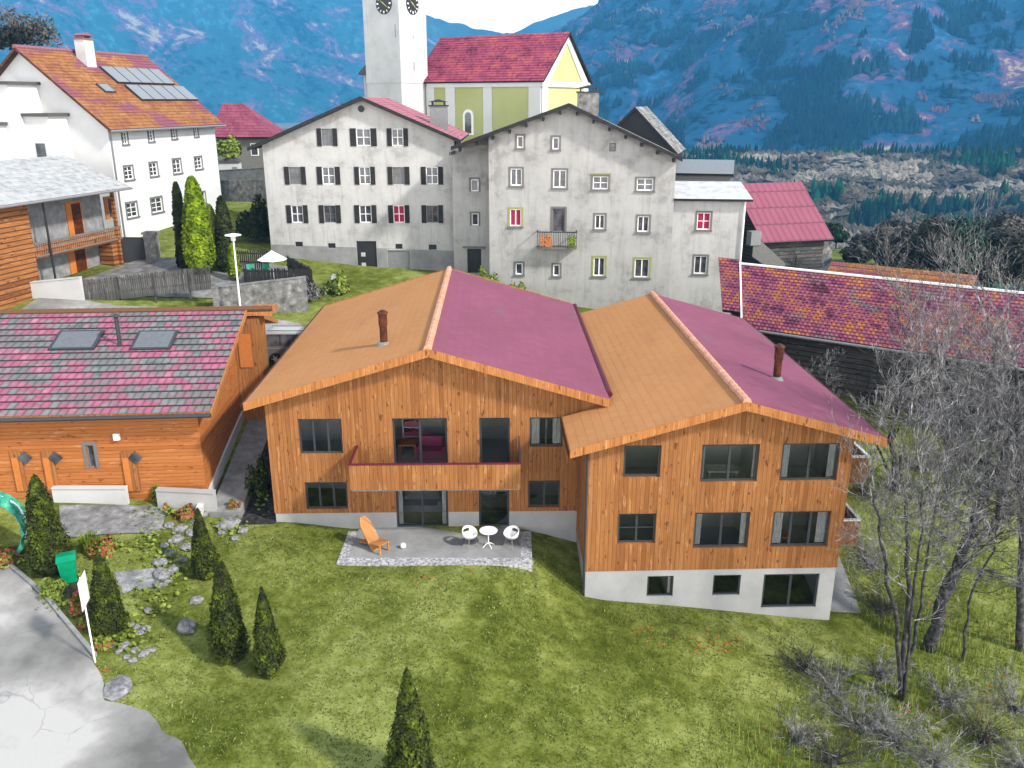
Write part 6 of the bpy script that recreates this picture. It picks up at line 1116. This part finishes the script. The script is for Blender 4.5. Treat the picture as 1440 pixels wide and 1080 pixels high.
# ------------------------------------------------------------------ lawn blades, leaves and stones
def poly_in(x, y, poly):
    ins = np.zeros(len(x), bool); n = len(poly)
    for i in range(n):
        x0, y0 = poly[i][:2]; x1, y1 = poly[(i+1) % n][:2]; c = ((y0 > y) != (y1 > y)) & (x < (x1-x0)*(y-y0)/((y1-y0) if y1 != y0 else 1e-9)+x0); ins ^= c
    return ins
rng = np.random.default_rng(12); n = 210000; gx_ = rng.uniform(-19, 24, n); gy_ = rng.uniform(-15.5, 8, n)
road_poly = [(p[0].x, p[0].y) for p in pts_in]+[(p[1].x, p[1].y) for p in pts_in][::-1]
bad = poly_in(gx_, gy_, road_poly) | ((gx_ > -6.95) & (gx_ < .85) & (gy_ > -2.95)) | ((gx_ > -10.2) & (gx_ < 2.9) & (gy_ > -.1)) | ((gx_ > 2.7) & (gx_ < 13.1) & (gy_ > -3.1)) | ((gx_ < -10.4) & (gy_ > -.4)) | ((gx_ > 12.9) & (gx_ < 14.5) & (gy_ > -3.7)) | ((gx_ < -13.5) & (gy_ > -3.2))
gx_, gy_ = gx_[~bad], gy_[~bad]; clump = np.array([noise.noise(Vector((a*.9, b*.9, 4)))+.6*noise.noise(Vector((a*3.1, b*3.1, 7))) for a, b in zip(gx_, gy_)]); k = clump+rng.normal(0, .35, len(clump)) > -.15; gx_, gy_, clump = gx_[k], gy_[k], clump[k]
gz_ = GV(gx_, gy_); n = len(gx_); a = rng.random(n)*6.28; hgt = .03+.035*rng.random(n)*(1+clump); wd = .018+.018*rng.random(n); ln = rng.normal(0, .05, (n, 2)); ux, uy = np.cos(a)*wd, np.sin(a)*wd
V = np.stack([np.stack([gx_-ux, gy_-uy, gz_-.01], 1), np.stack([gx_+ux, gy_+uy, gz_-.01], 1), np.stack([gx_+ln[:, 0], gy_+ln[:, 1], gz_+hgt], 1)], 1).reshape(-1, 3)
tone = clump*.9+rng.normal(0, .55, n); mi = np.where(tone < -.25, 0, np.where(tone < .95, 1, 2))
M['gr0'] = m_plain('deep_green_blade', S(64, 77, 14), .9); M['gr1'] = m_plain('green_blade', S(112, 124, 52), .9); M['gr2'] = m_plain('pale_blade', S(158, 168, 96), .9)
o = np_mesh('grass', V, np.arange(3*n).reshape(n, 3), ['gr0', 'gr1', 'gr2'], False, mi); tag(o, 'short uneven grass of the sloping lawn', 'grass', None, 'stuff')
lv = []; rn = random.Random(5)
for (x, y, sx, sy, c) in ((590, 815, 22, 8, 10), (663, 806, 8, 6, 4), (920, 898, 25, 8, 8), (1000, 908, 30, 10, 40), (905, 885, 10, 5, 6), (1265, 905, 30, 15, 12), (1300, 1000, 50, 30, 40), (1400, 1000, 40, 40, 50), (1110, 1040, 40, 25, 24), (1150, 1030, 15, 8, 10), (1330, 870, 60, 50, 22), (1420, 890, 20, 30, 16), (1290, 700, 20, 10, 8), (150, 946, 6, 4, 5)):
    for _ in range(c): lv.append(PG(x+rn.gauss(0, sx*.6), y+rn.gauss(0, sy*.6)))
P_ = np.array(lv)+np.array([0, 0, .05]); M['leafor'] = m_leaf('dry_orange_leaf', [S(170, 78, 40), S(206, 106, 60)], 9); lo = leaf_cloud('fallen_leaves', 'leafor', P_, np.tile([0, 0, 1.], (len(P_), 1)), .052*np.ones(len(P_)), None, rng, 1.2); tag(lo, 'dry orange leaves lying on the lawn', 'leaves', None, 'stuff')

def rock_mesh(seed, flat=.6):
    rn = random.Random(seed); v = []; f = []; n1, n2 = 10, 7; off = Vector((rn.random()*50, rn.random()*50, seed))
    for i in range(n2+1):
        th = math.pi*i/n2
        for j in range(n1):
            a = 2*math.pi*j/n1; d = Vector((math.sin(th)*math.cos(a), math.sin(th)*math.sin(a), math.cos(th))); r = 1+.38*noise.noise(d*1.3+off)+.16*noise.noise(d*3.2+off); v.append((d.x*r, d.y*r*.8, d.z*r*flat))
    for i in range(n2):
        for j in range(n1): f.append((i*n1+j, i*n1+(j+1) % n1, (i+1)*n1+(j+1) % n1, (i+1)*n1+j))
    m = MB(); m.add(v, f); return m.mesh('boulder', 'rock')
RM = [rock_mesh(s, .45+.1*(s % 3)) for s in range(1, 6)]
def rock(px, py, wpx, seed, label, group=None):
    b = PG(px, py); d = (b-CAM).dot(ray(720, 540)); o = bpy.data.objects.new('boulder', RM[seed % 5]); COL.objects.link(o); s = wpx/2*d/F; o.location = b+Vector((0, 0, s*.18)); o.scale = (s, s, s); o.rotation_euler = (0, 0, seed*1.7); tag(o, label, 'boulder', group); return o
RG = 'boulders along the garden edge'
o = rock(165, 972, 50, 1, 'large flat pale boulder at the road bend below the sign', RG); o.scale.z *= .5; o.location.z -= .1; rock(277, 846, 21, 2, 'white boulder alone on the lawn below the slim conifer', RG); rock(262, 884, 32, 3, 'long grey boulder standing left of the conifer pair', RG); rock(322, 742, 32, 4, 'white boulder at the lower end of the ramp', RG); rock(228, 812, 30, 5, 'round grey boulder below the patio border', RG)
for i, (x, y, w_) in enumerate(((176, 912, 17), (190, 918, 15), (203, 922, 18), (187, 932, 14), (168, 918, 13), (214, 918, 13), (192, 884, 13), (205, 886, 14), (198, 894, 13), (185, 880, 10), (208, 862, 14), (160, 908, 12), (178, 926, 12))): rock(x, y, w_, i+6, 'pale boulder in the cluster between the white sign and the lone white boulder', 'boulders clustered right of the white sign')
for i, (x, y, w_) in enumerate(((238, 742, 18), (254, 746, 20), (268, 752, 18), (248, 762, 22), (262, 772, 20), (240, 782, 18), (226, 796, 22), (244, 804, 24), (256, 790, 16), (214, 752, 14), (276, 738, 16), (232, 770, 15), (284, 726, 18), (222, 826, 16), (236, 818, 14), (330, 760, 14), (342, 748, 16), (312, 752, 14))): rock(x, y, w_, i+3, 'grey boulder in the border between the patio and the slim conifer', 'boulders of the patio border')
# ------------------------------------------------------------------ odds and ends of the front garden
p = PG(134, 932); t = thing('sign', 'blank white square sign on a thin pole at the road bend', 'sign', p, R(101)); H = height_at(p, 812); m = MB(); m.tube([(0, 0, -.3), (0, 0, H)], .028, 8); m.build('pole', 'white_paint', t); m = MB(); m.box(-.4, .4, -.05, -.03, H-1.0, H+.02); m.build('panel', 'plaster_hall', t)
p = PG(99, 818); t = thing('wheelie_bin', 'bright green wheelie bin beside the tallest conifer', 'bin', p, R(25)); m = MB(); lo_ = [(-.24, -.26, .06), (.24, -.26, .06), (.24, .26, .06), (-.24, .26, .06)]; hi_ = [(-.3, -.34, .98), (.3, -.34, .98), (.3, .34, .98), (-.3, .34, .98)]; m.add(lo_+hi_, [(0, 1, 5, 4), (1, 2, 6, 5), (2, 3, 7, 6), (3, 0, 4, 7), (3, 2, 1, 0), (4, 5, 6, 7)]); m.build('body', 'bin', t)
m = MB(); m.prism([(-.33, -.38, .985), (-.33, .38, .985), (-.33, .34, 1.07), (-.33, -.1, 1.11), (-.33, -.38, 1.03)], (.66, 0, 0)); m.build('lid', 'bin', t); m = MB(); m.tube([(-.2, .42, .98), (.2, .42, .98)], .02, 6); m.build('handle', 'bin', t)
for s in (-1, 1): m = MB(); m.tube([(s*.28, .24, .1), (s*.33, .24, .1)], .1, 12); m.build('wheel', 'tyre', t)
p = PG(107, 842); t = thing('plant_pot', 'dark plant pot in front of the green bin', 'pot', p); m = MB(); m.lathe([(.16, 0), (.24, .4), (.26, .44), (.2, .44), (.18, .38)], 14); m.build('pot', 'dark_metal', t); m = MB(); m.lathe([(.2, .36), (.15, .5), (.03, .6)], 9); m.build('soil_plant', 'thuja_dk', t)
p = PG(4, 784); t = thing('garden_swing', 'white curved frame draped with crumpled teal cloth at the left edge', 'swing', p, R(20)); fr = MB()
fr.tube([(.9*math.sin(a)*(1 if a < 2.6 else 1.0)-.1, .0, 1.15-1.15*math.cos(a)*1.0) for a in np.linspace(0, 2.7, 16)], .045, 8); fr.tube([(-.1, -.5, .03), (-.1, .5, .03)], .045, 8); fr.tube([(.3, -.55, .03), (-.1, -.2, .05)], .045, 8); fr.build('frame', 'white_paint', t)
m = MB(); nu, nv = 14, 10; vs = []
for i in range(nu+1):
    a = .55+2.2*i/nu
    for j in range(nv+1):
        w_ = (j/nv-.5)*1.0; r = 1.0+.13*noise.noise(Vector((i*.6, j*.7, 2))); vs.append((.95*r*math.sin(a)-.18+.1*noise.noise(Vector((i*.5, j*.9, 9))), w_*(1-.3*abs(i/nu-.5)), 1.2-1.2*r*math.cos(a)-.25*abs(w_)))
m.add(vs, [(i*(nv+1)+j, (i+1)*(nv+1)+j, (i+1)*(nv+1)+j+1, i*(nv+1)+j+1) for i in range(nu) for j in range(nv)]); m.build('cloth', 'teal', t); t.scale = (1.25, 1.25, 1.15)

# low planting and gravel of the left garden
gp = [PZ(158, 800, .05), PZ(226, 792, .0), PZ(236, 812, -.05), PZ(172, 826, -.1)]; vs = []
for i in range(9):
    for j in range(9): q = gp[0].lerp(gp[1], i/8).lerp(gp[3].lerp(gp[2], i/8), j/8); q.x += .18*noise.noise(Vector((i*.7, j*.7, 3))); q.y += .18*noise.noise(Vector((i*.7, j*.7, 8))); vs.append((q.x, q.y, G(q.x, q.y)+.03))
m = MB(); m.add(vs, [(i*9+j, (i+1)*9+j, (i+1)*9+j+1, i*9+j+1) for i in range(8) for j in range(8)]); structure(m.build('gravel', 'rough_paving', smooth=True))
rg = np.random.default_rng(88); pp = []; rn = random.Random(9)
for (x, y, sx, sy, c) in ((150, 770, 40, 8, 420), (215, 770, 25, 25, 420), (120, 830, 25, 18, 260), (215, 850, 25, 25, 300), (180, 900, 30, 20, 320), (250, 800, 25, 25, 300), (320, 745, 22, 14, 260), (240, 725, 40, 10, 260), (30, 780, 30, 14, 260), (80, 850, 16, 10, 160), (300, 700, 10, 20, 60), (370, 690, 8, 30, 160)):
    for _ in range(c//3): pp.append(PG(x+rn.gauss(0, sx*.6), y+rn.gauss(0, sy*.6))+Vector((0, 0, rn.uniform(.02, .22))))
pp = np.array(pp); o = leaf_cloud('ground_cover', 'leafg', pp, np.tile([0, 0, 1.], (len(pp), 1)), .085*np.ones(len(pp)), None, rg, 1.3); tag(o, 'low yellow green ground cover plants between the stones of the left garden', 'ground cover', None, 'stuff')
